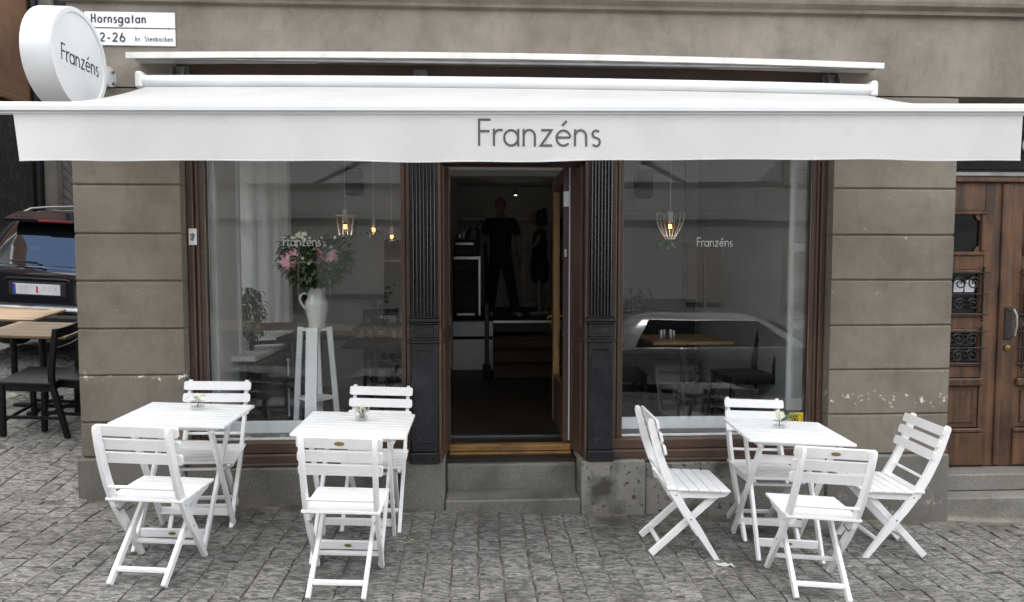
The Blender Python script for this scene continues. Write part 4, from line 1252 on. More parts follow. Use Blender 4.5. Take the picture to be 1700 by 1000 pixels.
# ================================================================== WHITE FOLDING TABLES
def make_table(badge):
    root = bpy.data.objects.new('folding_table', None); COL.objects.link(root)
    W = 'white_paint'
    hx, hy, H = .322, .282, .775
    n = 9; st_ = 2 * hy / n
    for i in range(n):
        yc = -hy + st_ * (i + .5)
        B().box(-hx, hx, yc - st_ / 2 + .0032, yc + st_ / 2 - .0032, H - .018, H, .003).build('table_slat', W, root)
    for x in (-.245, .245): B().box(x - .011, x + .011, -hy + .03, hy - .03, H - .052, H - .0185, .003).build('batten', W, root)
    for y in (-.20, .20): B().box(-.232, .232, y - .010, y + .010, H - .050, H - .0188, .003).build('batten', W, root)
    for x, s in ((-.222, 1), (.222, 1)): B().bar((x, -.215, H - .035), (x, .225, .004), .042, .020, (1, 0, 0), .003).build('leg', W, root)
    for x in (-.196, .196): B().bar((x, .215, H - .035), (x, -.225, .004), .042, .020, (1, 0, 0), .003).build('leg', W, root)
    lo = B().box(-.184, .184, -.176, -.156, .075, .125, .003).build('stretcher', W, root)
    B().box(-.210, .210, .150, .170, .085, .130, .003).build('stretcher', W, root)
    B().box(-.210, .210, -.120, -.100, H - .185, H - .135, .003).build('stretcher', W, root)
    if badge: B().prism([(.022 * math.cos(2 * math.pi * i / 16), -.1765, .100 + .010 * math.sin(2 * math.pi * i / 16)) for i in range(16)], (0, -.0012, 0)).build('badge', 'brass_plate', lo)
    return root
TG = 'white slatted folding tables before the cafe'
tb = make_table(True)
T = []
for x, y, deg, lab in ((-1.805, -.645, 0.5, 'white slatted folding table at the left end, before the left pillar'),
                       (-.762, -.757, 0, 'white slatted folding table before the window with the tall jug'),
                       (1.935, -.592, -4, 'white slatted folding table standing alone right of the door steps')):
    o = tb if not T else copy_tree(tb)
    o.matrix_world = on_ground(x, y, math.radians(deg))
    tag(o, lab, 'table', TG); T.append(o)

def table_point(t, x, y, z=.775):
    return t.matrix_world @ Vector((x, y, z))

# small glasses with flowers on the tables
def tumbler(h, r, name, label, p):
    g = thing(name, label, 'vase', p)
    q = B(); q.lathe([(0, .002), (r * .80, .002), (r, .012), (r * 1.02, h)], n=24)
    q.build('glass', 'tumbler', g, True)
    q = B(); q.lathe([(0, .0145), (r * .90, .0145), (r * .92, h * .45), (0, h * .45)], n=20); q.build('water', 'tumbler', g, True)
    return g
def petal_faces(bb, c, d, up, L_, w, curl=.3):
    """a cupped petal of 4 quads"""
    c, d, up = Vector(c), Vector(d).normalized(), Vector(up)
    s = d.cross(up).normalized(); up = s.cross(d).normalized()
    rows = []
    for t, ww, z in ((0, .12, 0), (.35, .8, .12), (.7, 1.0, .10), (1.0, .35, -curl)):
        p = c + d * L_ * t + up * L_ * z
        rows.append((p - s * w * ww / 2 + up * w * .18, p, p + s * w * ww / 2 + up * w * .18))
    vs = [q for r_ in rows for q in r_]
    bb.add(vs, [(i * 3 + k, i * 3 + k + 1, i * 3 + k + 4, i * 3 + k + 3) for i in range(3) for k in range(2)])

g1 = tumbler(.055, .042, 'flower_glass', 'low glass with a white lily on the leftmost white table', table_point(T[0], .030, .10))
q = B()
for k in range(6):
    a = k * math.pi / 3 + .3
    petal_faces(q, (0, 0, .055), (math.cos(a), math.sin(a), .45 if k % 2 else .8), (0, 0, 1), .074, .036)
q.build('lily', 'petal_white', g1, True)
B().tube([(0, 0, .012), (.004, 0, .055)], .003, 6).build('stem', 'leaf_pale', g1, True)
g2 = tumbler(.062, .040, 'flower_glass', 'square low glass with tiny white blossoms on the table before the jug window', table_point(T[1], .020, .06))
q = B(); q2 = B(); rr = random.Random(5)
for k in range(60):
    a, e = rr.uniform(0, 6.28), rr.uniform(0, 1)
    p = Vector((math.cos(a) * e * .045, math.sin(a) * e * .045, .072 + rr.uniform(-.01, .022) * (1 - e * .3)))
    for m in range(4): petal_faces(q, p, (math.cos(m * 1.57 + k), math.sin(m * 1.57 + k), .4), (0, 0, 1), .007, .006)
    if k % 3 == 0: q2.tube([(rr.uniform(-.02, .02), rr.uniform(-.02, .02), .014), tuple(p)], .0012, 4)
q.build('blossoms', 'petal_white', g2, kind='stuff'); q2.build('stems', 'leaf_pale', g2, kind='stuff')
g3 = tumbler(.045, .040, 'flower_glass', 'low glass holding one white bud and a long green leaf on the right hand table', table_point(T[2], -.02, .06))
q = B()
for k in range(5):
    a = k * 1.257
    petal_faces(q, (math.cos(a) * .004, math.sin(a) * .004, .05), (math.cos(a) * .25, math.sin(a) * .25, 1), (math.cos(a), math.sin(a), 0), .062, .026, .0)
q.build('bud', 'petal_white', g3, True)
B().tube([(0, 0, .010), (0, 0, .052)], .003, 6).build('stem', 'leaf_pale', g3, True)
q = B(); petal_faces(q, (.010, 0, .040), (.9, -.12, .38), (0, -.5, 1), .125, .034, .05); q.build('leaf', 'leaf', g3, True)

# crumpled napkin and leaves on the ground
q = B()
vs = []; n1_, n2_ = 9, 5
for j in range(n2_):
    for i in range(n1_):
        x, y = (i / 8 - .5) * .105, (j / 4 - .5) * .045
        vs.append((x + rr.uniform(-.004, .004), y + rr.uniform(-.004, .004), .004 + abs(rr.gauss(0, .006))))
q.add(vs, [(j * n1_ + i, j * n1_ + i + 1, (j + 1) * n1_ + i + 1, (j + 1) * n1_ + i) for j in range(n2_ - 1) for i in range(n1_ - 1)])
o = q.build('napkin', 'paper', None, True); o.location = (1.485, -.875, gz(1.485, -.875)); o.rotation_euler = (0, .04, -.1)
tag(o, 'crumpled white paper scrap lying on the setts by the side on chair', 'litter')
for x, y, m, lab in ((-1.98, -.55, 'dry_leaf', 'dry leaf under the leftmost white table'), (-.42, -.62, 'yellow', 'small yellow petal on the setts right of the middle table'),
                     (-2.62, -.92, 'dry_leaf', 'orange leaf scrap on the setts left of the nearest left chair'), (1.22, -.72, 'dry_leaf', 'dry leaf beside the feet of the side on chair'), (1.06, -.28, 'dry_leaf', 'dry leaf by the granite base right of the steps')):
    q = B(); petal_faces(q, (-.014, 0, .004), (1, .2, .05), (0, 0, 1), .030, .012, .1)
    o = q.build('fallen_leaf', m); o.location = (x, y, gz(x, y)); tag(o, lab, 'leaf')

# ================================================================== BLACK CAFE FURNITURE ROUND THE CORNER
def black_chair(name='wooden_chair'):
    r = bpy.data.objects.new(name, None); COL.objects.link(r); K = 'black_wood'
    B().box(-.215, .215, -.20, .235, .450, .476, .006).build('seat', K, r)
    q = B(); q.box(-.19, .19, .195, .213, .395, .4495, .003); q.box(-.19, .19, -.185, -.167, .395, .4495, .003); q.box(-.198, -.180, -.165, .193, .395, .4495, .003); q.box(.180, .198, -.165, .193, .395, .4495, .003)
    q.build('apron', K, r)
    for s in (-1, 1):
        B().bar((s * .192, .205, .4495), (s * .205, .225, .003), .040, .036, (1, 0, 0), .004).build('leg', K, r)
        p = B(); p.prism([(s * .192 - .016, y, z) for y, z in [(-.30, 0), (-.262, 0), (-.170, .45), (-.170, .56), (-.235, .93), (-.268, .93), (-.212, .56), (-.212, .45)]], (.032, 0, 0)); p.build('back_post', K, r)
        B().bar((s * .200, .215, .17), (s * .192, -.255, .17), .026, .016, (1, 0, 0), .003).build('stretcher', K, r)
    B().box(-.19, .19, .204, .222, .125, .150, .003).build('stretcher', K, r)
    for z, y, h in ((.885, -.244, .045), (.745, -.220, .022)):
        q = B(); nn = 8
        a = [(-.176 + .352 * i / nn, y - .030 * math.sin(math.pi * i / nn), z) for i in range(nn + 1)]
        for i in range(nn): q.bar(a[i], a[i + 1], h * 2 if False else .014, h * 1.6, (0, 0, 1), 0)
        q.build('back_rail', K, r)
    return r
BG = 'black wooden chairs outside in the side street'
bc = black_chair(); bc.matrix_world = on_ground(-3.68, 1.13, math.radians(90))
tag(bc, 'black wooden chair beside the left corner pillar, seat turned to the street', 'chair', BG)
bc2 = copy_tree(bc); bc2.matrix_world = on_ground(-3.40, 1.22, math.radians(83))
tag(bc2, 'black wooden chair half hidden behind the left corner pillar', 'chair', BG)
def wood_table(x, y, deg, label):
    r = thing('wooden_table', label, 'table', group='oiled wood tables outside in the side street')
    for i in range(5): B().box(-.36, .36, -.32 + .128 * i + .002, -.32 + .128 * (i + 1) - .002, .715, .738, .002).build('board', 'table_wood', r)
    B().box(-.30, .30, -.26, .26, .695, .7145).build('underframe', 'black_wood', r)
    B().tube([(0, 0, .02), (0, 0, .694)], .03, 12).build('pedestal', 'black_wood', r, True)
    q = B(); q.bar((-.27, 0, .015), (.27, 0, .015), .05, .03, (0, 0, 1), .004); q.bar((0, -.27, .016), (0, .27, .016), .05, .03, (0, 0, 1), .004); q.build('foot', 'black_wood', r)
    r.matrix_world = on_ground(x, y, math.radians(deg)); return r
wood_table(-4.02, 1.68, 4, 'wooden topped table nearest the left corner pillar behind the black chair')
wood_table(-4.72, 2.35, 4, 'wooden topped table standing right behind the dark car bumper')

# ================================================================== CARS
def make_car(name, label, levels, paint, rear=True, group=None):
    """levels: (z, y_rear, y_front, halfwidth, corner_radius). origin at rear centre on the ground, nose towards +Y"""
    r = thing(name, label, 'car', group=group)
    N_ = 9
    rings = []
    for z, ya, yb, w, cr_ in levels:
        pts = []
        for cx, cy, a0 in ((w - cr_, yb - cr_, 0), (-w + cr_, yb - cr_, 90), (-w + cr_, ya + cr_, 180), (w - cr_, ya + cr_, 270)):
            for i in range(N_):
                a = math.radians(a0 + 90 * i / (N_ - 1)); pts.append((cx + cr_ * math.cos(a), cy + cr_ * math.sin(a)))
        m = len(pts)
        # gentle crown on the long faces
        rings.append([(p[0], p[1], z) for p in pts])
    q = B(); m = len(rings[0])
    q.v = [p for rg in rings for p in rg]
    q.f = [(j * m + i, j * m + (i + 1) % m, (j + 1) * m + (i + 1) % m, (j + 1) * m + i) for j in range(len(rings) - 1) for i in range(m)]
    q.f.append(tuple((len(rings) - 1) * m + i for i in range(m)))
    q.f.append(tuple(range(m))[::-1])
    q.build('body', paint, r, True)
    return r, rings, m, N_
def wheel(parent, x, y, rad=.35):
    s = 1 if x > 0 else -1
    w = B().lathe([(rad * .62, -.11), (rad * .95, -.11), (rad, -.08), (rad, .08), (rad * .95, .11), (rad * .62, .11), (rad * .62, -.11)], (x, y, rad), 32, 'X').build('wheel', 'rubber', parent, True)
    q = B(); q.lathe([(rad * .62, -.10), (rad * .62, .10)], (x, y, rad), 24, 'X')
    for k in range(5):
        a = k * 2 * math.pi / 5
        q.bar((x + s * .09, y, rad), (x + s * .09, y + rad * .6 * math.cos(a), rad + rad * .6 * math.sin(a)), .06, .02, (1, 0, 0), .004)
    q.build('rim', 'steel', w)

# dark estate car standing uphill in the side street
SUV = [(.28, .10, 4.60, .84, .20), (.40, .00, 4.70, .92, .24), (.56, -.03, 4.74, .935, .26), (.62, -.01, 4.74, .94, .26), (.66, .05, 4.72, .94, .26),
       (.86, .07, 4.66, .94, .28), (.98, .09, 4.55, .93, .30), (1.04, .13, 4.30, .92, .30), (1.075, .17, 3.55, .90, .30),
       (1.20, .29, 3.35, .865, .28), (1.36, .43, 3.10, .815, .27), (1.50, .56, 2.88, .765, .26), (1.575, .64, 2.72, .73, .26), (1.625, .72, 2.58, .69, .26), (1.655, .80, 2.35, .60, .28), (1.665, 1.1, 2.05, .45, .28)]
car, rings, m_, N_ = make_car('estate_car', 'dark blue estate car parked in the side street left of the cafe', SUV, 'paint_navy')
def cp(bb, n, mm, parent=None, smooth=False): return bb.build(n, mm, parent or car, smooth)
def rear_patch(z0, z1, hwf, off, nseg=8, lv=SUV):
    """strip following the rear slope between z0 and z1"""
    def ya(z):
        for a, c in zip(lv, lv[1:]):
            if a[0] <= z <= c[0]: t = (z - a[0]) / (c[0] - a[0]); return a[1] + (c[1] - a[1]) * t, a[3] + (c[3] - a[3]) * t, a[4] + (c[4] - a[4]) * t
        return lv[-1][1], lv[-1][3], lv[-1][4]
    vs = []; R = 5
    for j in range(R + 1):
        z = z0 + (z1 - z0) * j / R; y, w, c = ya(z)
        flat = w - c
        W_ = hwf * w
        for i in range(nseg + 1):
            x = -W_ + 2 * W_ * i / nseg
            ex = max(0, abs(x) - flat)
            yy = y + c - math.sqrt(max(0, c * c - ex * ex))
            vs.append((x, yy - off, z))
    k = nseg + 1
    b_ = B(); b_.add(vs, [(j * k + i, j * k + i + 1, (j + 1) * k + i + 1, (j + 1) * k + i) for j in range(R) for i in range(nseg)])
    return b_
rw = cp(rear_patch(1.085, 1.515, .90, .006, 16), 'rear_window', 'car_glass', smooth=True)
q = B(); q.tube([(.02, .12, 1.10), (-.05, .14, 1.115), (-.34, .15, 1.125)], [.014, .012, .007], 8); q.tube([(-.02, .125, 1.128), (-.36, .155, 1.135)], .006, 6)
cp(q, 'wiper', 'plastic', smooth=True)
q = B()
q.prism([(-.62, .54, 1.580), (.62, .54, 1.580), (.64, .76, 1.632), (-.64, .76, 1.632)], (0, -.02, .022)); q.prism([(-.60, .43, 1.548), (.60, .43, 1.548), (.62, .56, 1.578), (-.62, .56, 1.578)], (0, 0, .032))
spo = cp(q, 'spoiler', 'paint_navy')
cp(B().box(-.20, .20, .417, .432, 1.551, 1.576, .004), 'brake_light', 'red_glass')
for s in (-1, 1):
    rl = cp(B().tube([(s * .60, .75, 1.640), (s * .61, .90, 1.680), (s * .61, 1.2, 1.690), (s * .60, 2.2, 1.690), (s * .58, 2.45, 1.65)], .013, 8), 'roof_rail', 'plastic', smooth=True)
    cp(B().obox((s * .79, .10, .90), (.09, .03 * s, 0), (0, .06, 0), (0, 0, .12), .02), 'tail_light', 'red_glass')
# hatch details
cp(rear_patch(.655, .668, .93, .004, 14), 'hatch_seam', 'plastic', smooth=True)
cp(rear_patch(.605, .640, .92, .010, 14), 'bumper_trim', 'steel', smooth=True)
cp(rear_patch(.40, .52, .90, .008, 14), 'bumper_insert', 'plastic', smooth=True)
q = B(); q.tube([(-.36, .058, .935), (-.33, .045, .955), (.33, .045, .955), (.36, .058, .935)], .010, 8)
cp(q, 'hatch_handle', 'plastic', smooth=True)
cp(B().box(-.32, .32, .056, .075, .755, .915, .008), 'plate_recess', 'plastic')
pl_ = cp(B().box(-.262, .262, .044, .0555, .775, .895, .004), 'number_plate', 'plate')
cp(B().box(-.260, -.228, .0425, .0438, .778, .892), 'plate_band', 'blue', pl_)
cp(B().box(-.005, .018, .0425, .0438, .798, .870), 'plate_mark', 'red', pl_)
q = B()
for x in (-.17, -.11, -.05, .09, .15, .21):
    q.box(x - .016, x + .016, .0430, .0438, .855, .859); q.box(x - .013, x + .010, .0430, .0438, .832, .835)
cp(q, 'plate_print', 'zinc', pl_)
cp(B().lathe([(.018, .066), (.018, .060), (0, .058)], (.195, 0, .700), 12, 'Y'), 'emblem', 'steel')
for sx in (-.85, .85):
    for sy in (.86, 3.72): wheel(car, sx, sy)
CX, CY = -4.86, 3.02
car.matrix_world = on_ground(CX, CY + .9, math.radians(-3)) @ Matrix.Translation((0, -.9, .05))

# silver saloon behind the photographer, seen only as a reflection in the glass
SAL = [(.22, .10, 4.40, .80, .2), (.36, .02, 4.48, .86, .25), (.60, .0, 4.50, .88, .28), (.78, .06, 4.44, .88, .3), (.88, .25, 4.2, .86, .3), (.88, .20, 3.42, .84, .3),
       (1.02, .28, 3.20, .79, .28), (1.16, .38, 2.98, .74, .26), (1.28, .50, 2.78, .69, .26), (1.36, .66, 2.62, .64, .26), (1.40, .90, 2.40, .5, .24)]
for k, (cx, cy, lab) in enumerate(((3.95, -5.95, 'silver estate car at the kerb, seen mirrored in the right shop window'),)):
    sc_, rg, mm_, nn_ = make_car('parked_car', lab, SAL, 'paint_silver', group=None)
    for s in (-1, 1):
        vs = [(s * .815, .62, .90), (s * .815, 3.10, .90), (s * .690, 2.55, 1.285), (s * .690, .85, 1.285)]
        B().add([(x + s * .030, y, z) for x, y, z in vs], [(0, 1, 2, 3)]).build('side_window', 'car_glass', sc_)
        for y in (.35, 4.15): B().obox((s * .62, y if y > 1 else .02, .66), (.16, 0, 0), (0, .03 if y < 1 else .33, 0), (0, 0, .06), .02).build('lamp', 'red_glass' if y < 1 else 'steel', sc_)
        for y in (.85, 3.6): wheel(sc_, s * .80, y, .31)
    B().obox((0, 3.12, 1.10), (.60, 0, 0), (0, .22, -.15), (0, .006, .010), 0).build('windscreen', 'car_glass', sc_)
    B().obox((0, .33, 1.09), (.60, 0, 0), (0, .085, .105), (0, -.006, .008), 0).build('rear_window', 'car_glass', sc_)
    sc_.matrix_world = Matrix.Translation((cx - 2.2, cy, gz(cx, -9) - .16)) @ Matrix.Rotation(math.radians(-90), 4, 'Z')

# ================================================================== BUILDINGS ACROSS
bw = thing('brown_building', 'brown plastered building with dark ground floor across the side street', 'building')
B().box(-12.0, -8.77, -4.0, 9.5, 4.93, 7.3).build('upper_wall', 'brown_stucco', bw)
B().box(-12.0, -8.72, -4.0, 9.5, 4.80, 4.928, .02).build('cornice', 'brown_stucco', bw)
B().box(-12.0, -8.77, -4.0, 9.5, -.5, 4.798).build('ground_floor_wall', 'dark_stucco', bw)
for y in (-1.5, 1.6, 4.7):
    w_ = B().box(-8.80, -8.74, y, y + 1.1, 5.3, 6.9, .01).build('window', 'white_in', bw)
    B().box(-8.78, -8.73, y + .08, y + 1.02, 5.38, 6.82).build('pane', 'car_glass', w_)
B().tube([(-8.68, 9.36, .6), (-8.68, 9.36, 7.2)], .07, 12).build('drainpipe', 'black_wood', bw, True)
eb = thing('rear_street_building', 'shaded building closing the side street with a chevron boarded grey door', 'building')
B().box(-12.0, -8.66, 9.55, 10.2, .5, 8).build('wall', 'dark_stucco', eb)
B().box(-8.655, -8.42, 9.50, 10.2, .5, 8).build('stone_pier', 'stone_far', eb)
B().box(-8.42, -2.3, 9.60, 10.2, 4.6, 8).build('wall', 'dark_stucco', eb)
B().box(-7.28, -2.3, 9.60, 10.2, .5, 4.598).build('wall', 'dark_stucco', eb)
dr = B().box(-8.42, -7.281, 9.72, 9.80, .5, 4.59).build('boarded_door', 'grey_door', eb)
for k in range(26):
    z = .9 + k * .19
    for s in (0, 1):
        if z > 3.9: continue
        x0 = -8.40 + s * .56
        p, q_ = ((x0 + .02, 9.70, z + (.62 if s == 0 else 0)), (x0 + .53, 9.70, z + (0 if s == 0 else .62)))
        B().bar(p, q_, .10, .03, (0, 1, 0), .006).build('chevron_board', 'grey_door', dr)
ob = thing('opposite_building', 'dull grey plastered building across the street, mirrored in the shop windows', 'building')
B().box(-30, 30, -22, -16.0, -3, 3.2).build('ground_floor_wall', 'opp_stucco', ob)
B().box(-30, 30, -22, -16.05, 3.202, 9.3).build('upper_wall', 'opp_stucco', ob)
B().box(-30, 30, -16.06, -15.82, 3.05, 3.30, .03).build('string_course', 'opp_stucco', ob)
for i in range(-9, 10):
    x = i * 3.1 + .8
    for z0, z1 in ((.2, 2.5), (4.2, 6.2), (7.2, 9.1)):
        w_ = B().box(x - .62, x + .62, -16.04, -15.96, z0, z1, .01).build('window', 'stone_far', ob)
        B().box(x - .03, x + .03, -15.929, -15.90, z0 + .08, z1 - .08, .004).build('mullion', 'stone_far', w_)
        B().box(x - .54, x + .54, -15.928, -15.905, z0 + (z1 - z0) * .68, z0 + (z1 - z0) * .71, .004).build('transom_bar', 'stone_far', w_)
        B().box(x - .54, x + .54, -15.99, -15.93, z0 + .08, z1 - .08).build('pane', 'car_glass', w_)
M['steel_wire'] = mat('painted_wire', (0.40, 0.40, 0.39), rough=0.4)
# ================================================================== INSIDE THE LEFT WINDOW
def lamp_root(name, label, x, y, z, group='pendant lamps hanging in the cafe'):
    return thing(name, label, 'lamp', (x, y, z), group=group)
def bulb(r, z, rad=.024):
    ld = bpy.data.lights.new('bulb_glow', 'POINT'); ld.energy = .16; ld.shadow_soft_size = .02; ld.color = (1.0, .82, .62)
    lo = bpy.data.objects.new('bulb_glow', ld); COL.objects.link(lo); lo.parent = r; lo.location = (0, 0, z - .055)
    q = B(); q.lathe([(.012, z + .05), (.014, z + .035), (rad, z + .005), (rad * .92, z - .018), (rad * .5, z - .034), (0, z - .040)], n=16); q.build('bulb', 'bulb_glass', r, True)
    q = B(); q.tube([(-.008, 0, z + .02), (-.010, 0, z - .012), (0, 0, z + .004), (.010, 0, z - .012), (.008, 0, z + .02)], .0035, 6); q.build('filament', 'filament', r, True)
def socket(r, z, h=.08, rad=.016, m='white_metal'):
    B().lathe([(0, z + h), (rad * .7, z + h), (rad, z + h - .01), (rad * 1.1, z), (0, z)], n=16).build('socket', m, r, True)
def cord(r, z, top, m='white_metal'): B().tube([(0, 0, z), (0, 0, top)], .0035, 6).build('cord', m, r, True)

# cage lamp in the left window  (origin at the bulb)
L1_ = lamp_root('pendant_lamp', 'white wire basket lamp with glowing bulb left of the door, nearest the glass', -1.105, .95, 2.07)
socket(L1_, .045, .10, .019); bulb(L1_, .0); cord(L1_, .145, 1.05)
q = B()
for k in range(9):
    a = 2 * math.pi * k / 9
    q.tube([(.052 * math.cos(a), .052 * math.sin(a), -.075), (.078 * math.cos(a), .078 * math.sin(a), .10)], .0030, 5)
for rr_, z in ((.052, -.075), (.078, .10)):
    q.tube([(rr_ * math.cos(t), rr_ * math.sin(t), z) for t in [i * math.pi / 12 for i in range(24)]], .0035, 5, closed=True)
q.build('wire_basket', 'steel_wire', L1_, True)
q = B()
for k in range(11):
    a = random.uniform(0, 6.28); r0 = .05
    q.tube([(r0 * math.cos(a), r0 * math.sin(a), -.07), (.09 * math.cos(a + .8), .09 * math.sin(a + .8), -.07 + random.uniform(-.02, .02)), (.14 * math.cos(a + 1.3), .10 * math.sin(a + 1.3), random.uniform(-.06, .06))], .0022, 4)
q.build('twigs', 'black_wood', L1_, kind='stuff')
def twig_lamp(x, y, z, label, s=1.0):
    r = lamp_root('pendant_lamp', label, x, y, z)
    socket(r, .04, .07, .017, 'white_dirty'); bulb(r, .0); cord(r, .11, .95, 'white_dirty')
    q = B(); q.tube([(.05 * math.cos(t), .05 * math.sin(t), .02) for t in [i * math.pi / 10 for i in range(20)]], .0028, 5, closed=True); q.build('ring', 'zinc', r, True)
    q = B()
    for k in range(14):
        a = random.uniform(0, 6.28); l = random.uniform(.06, .13) * s
        q.tube([(.02 * math.cos(a), .02 * math.sin(a), .0), (l * .6 * math.cos(a), l * .6 * math.sin(a), -.03), (l * math.cos(a), l * math.sin(a), random.uniform(-.12, .06))], .002, 4)
    for k in range(8):
        a = random.uniform(0, 6.28); petal_faces(q, (.05 * math.cos(a), .05 * math.sin(a), random.uniform(-.05, .02)), (math.cos(a), math.sin(a), -.4), (0, 0, 1), .05, .02)
    q.build('twigs', 'black_wood', r, kind='stuff'); return r
twig_lamp(-.99, 1.75, 2.085, 'bare bulb lamp with a twig wreath right of the wire basket lamp')
twig_lamp(-.875, 2.20, 2.035, 'twig wrapped bulb lamp close to the right edge of the left window', .8)
# right window lamp: opened whisk of white wires
L4_ = lamp_root('pendant_lamp', 'tulip shaped wire lamp with round glowing bulb in the right window', 1.605, .85, 2.075)
socket(L4_, .040, .085, .022); bulb(L4_, .0, .030); cord(L4_, .12, 1.05)
q = B()
for k in range(8):
    a = 2 * math.pi * k / 8 + .2; a2 = a + .30
    P_ = []
    for t in range(9):
        u = t / 8; rr_ = .035 + .085 * math.sin(u * math.pi * .5) * (1 if u < .9 else .97); zz = -.105 + .21 * u
        P_.append((rr_ * math.cos(a), rr_ * math.sin(a), zz))
    P_ += [(.110 * math.cos((a + a2) / 2), .110 * math.sin((a + a2) / 2), .122)]
    P_ += [(p[0] * math.cos(.35) - p[1] * math.sin(.35), p[0] * math.sin(.35) + p[1] * math.cos(.35), p[2]) for p in P_[:-1][::-1]]
    q.tube(P_, .0030, 5)
for z in (-.105, -.085): q.tube([(.037 * math.cos(t), .037 * math.sin(t), z) for t in [i * math.pi / 10 for i in range(20)]], .0035, 5, closed=True)
q.build('wire_basket', 'steel_wire', L4_, True)
q = B()
for k in range(10):
    a = random.uniform(0, 6.28); petal_faces(q, (.03 * math.cos(a) - .03, .03 * math.sin(a), -.11), (math.cos(a) * .7, math.sin(a) * .5, -1), (0, 1, 0), random.uniform(.05, .10), .032, .1)
for k in range(6):
    a = random.uniform(-.6, .6) + (0 if k % 2 else 3.1); petal_faces(q, (.08 * math.cos(a), .08 * math.sin(a), .04), (math.cos(a), math.sin(a), .2), (0, 0, 1), .05, .025, .1)
q.build('leaves', 'leaf', L4_, kind='stuff')
# flat enamel ceiling lamp deep in the right room
L5_ = thing('ceiling_lamp', 'shallow pale enamel dish lamp deep inside behind the right window lettering', 'lamp', (2.55 - .02, 2.75, 2.02))
B().lathe([(.012, .045), (.05, .04), (.13, .012), (.165, -.008), (.160, -.012), (.0, .0)], n=32).build('shade', 'white_in', L5_, True)
B().tube([(0, 0, .04), (0, 0, 1.1)], .004, 6).build('cord', 'zinc', L5_)
L5_.location.x = 2.30

# plant stand
ps = thing('plant_stand', 'tall white wooden stand with splayed legs carrying the jug behind the left pane', 'stand', (-1.275, .52, .462))
ps.scale = (.965, .965, .965)
W = 'white_in'
H_ = .835
for (tx, ty, bx, by, nm) in ((0, -.055, 0, -.155, 'front'), (-.115, .04, -.180, .10, 'l'), (.115, .04, .165, .10, 'r'), (.0, .12, .0, .20, 'b')):
    w_ = .092 if nm == 'front' else .045
    B().obox(((tx + bx) / 2, (ty + by) / 2, H_ / 2), (w_ / 2, 0, 0), (0, .014, 0), ((tx - bx) / 2, (ty - by) / 2, H_ / 2), .003).build('leg', W, ps)
B().prism([(-.115, .03, H_ - .030), (0, -.060, H_ - .030), (.115, .03, H_ - .030), (0, .12, H_ - .030)], (0, 0, .022)).build('top', W, ps)
B().prism([(-.155, .07, .245), (0, -.125, .245), (.150, .07, .245), (0, .17, .245)], (0, 0, .022)).build('shelf', W, ps)
# jug
JX, JY, JZ = -1.252, .535, .462 + (H_ - .006) * .965
jug = thing('jug', 'tall white ceramic jug with a handle standing on the white plant stand', 'jug', (JX, JY, JZ))
jug.scale = (.965, .965, .965)
B().lathe([(0, 0), (.060, 0), (.066, .015), (.070, .06), (.088, .13), (.094, .175), (.088, .215), (.068, .265), (.066, .29), (.080, .335), (.084, .340), (.076, .340), (.060, .29), (.062, .26), (.080, .2), (.05, .02), (0, .02)], n=36).build('body', 'ceramic', jug, True)
q = B(); q.tube([(-.068, 0, .275), (-.100, 0, .290), (-.128, 0, .270), (-.134, 0, .235), (-.120, 0, .195), (-.088, 0, .150)], [.009, .010, .010, .010, .010, .011], 10); q.build('handle', 'ceramic', jug, True)
# bouquet in it
bq = thing('bouquet', 'big bouquet of pink peonies and small white flowers in the white jug', 'flowers', (JX, JY, JZ + .30))
rb = random.Random(11)
q = B(); qs = B(); qw = B()
for k in range(760):
    a = rb.uniform(0, 6.28); e = rb.uniform(.1, 1) ** .6
    h = rb.uniform(-.02, .36) 
    R_ = (.08 + .145 * math.sin(min(1, max(0, (h + .04) / .30)) * 1.7)) * e
    p = Vector((R_ * math.cos(a) * 1.08, R_ * math.sin(a) * .8, h + .03))
    d = Vector((math.cos(a), math.sin(a), rb.uniform(-.5, .9))).normalized()
    petal_faces(q, p, d, (0, 0, 1), rb.uniform(.05, .10), rb.uniform(.024, .044), rb.uniform(0, .35))
    if k % 9 == 0: qs.tube([(rb.uniform(-.02, .02), rb.uniform(-.02, .02), -.08), (p.x * .4, p.y * .4, p.z * .5), tuple(p)], .0022, 4)
for k in range(110):
    a = rb.uniform(0, 6.28); h = rb.uniform(.06, .42); e = rb.uniform(.3, 1)
    R_ = (.08 + .17 * math.sin(min(1, h / .33) * 1.5)) * e
    p = Vector((R_ * math.cos(a), -abs(R_ * math.sin(a)) * .9, h + .02)) if k % 3 else Vector((-.11 + rb.gauss(0, .03), -.05, .40 + rb.gauss(0, .025)))
    for m in range(4): petal_faces(qw, p, (math.cos(m * 1.57 + k), -.4, math.sin(m * 1.57 + k)), (0, -1, 0), .012, .010)
q.build('foliage', 'leaf', bq, kind='stuff'); qs.build('stems', 'leaf', bq, kind='stuff'); qw.build('small_white_flowers', 'petal_white', bq, kind='stuff')
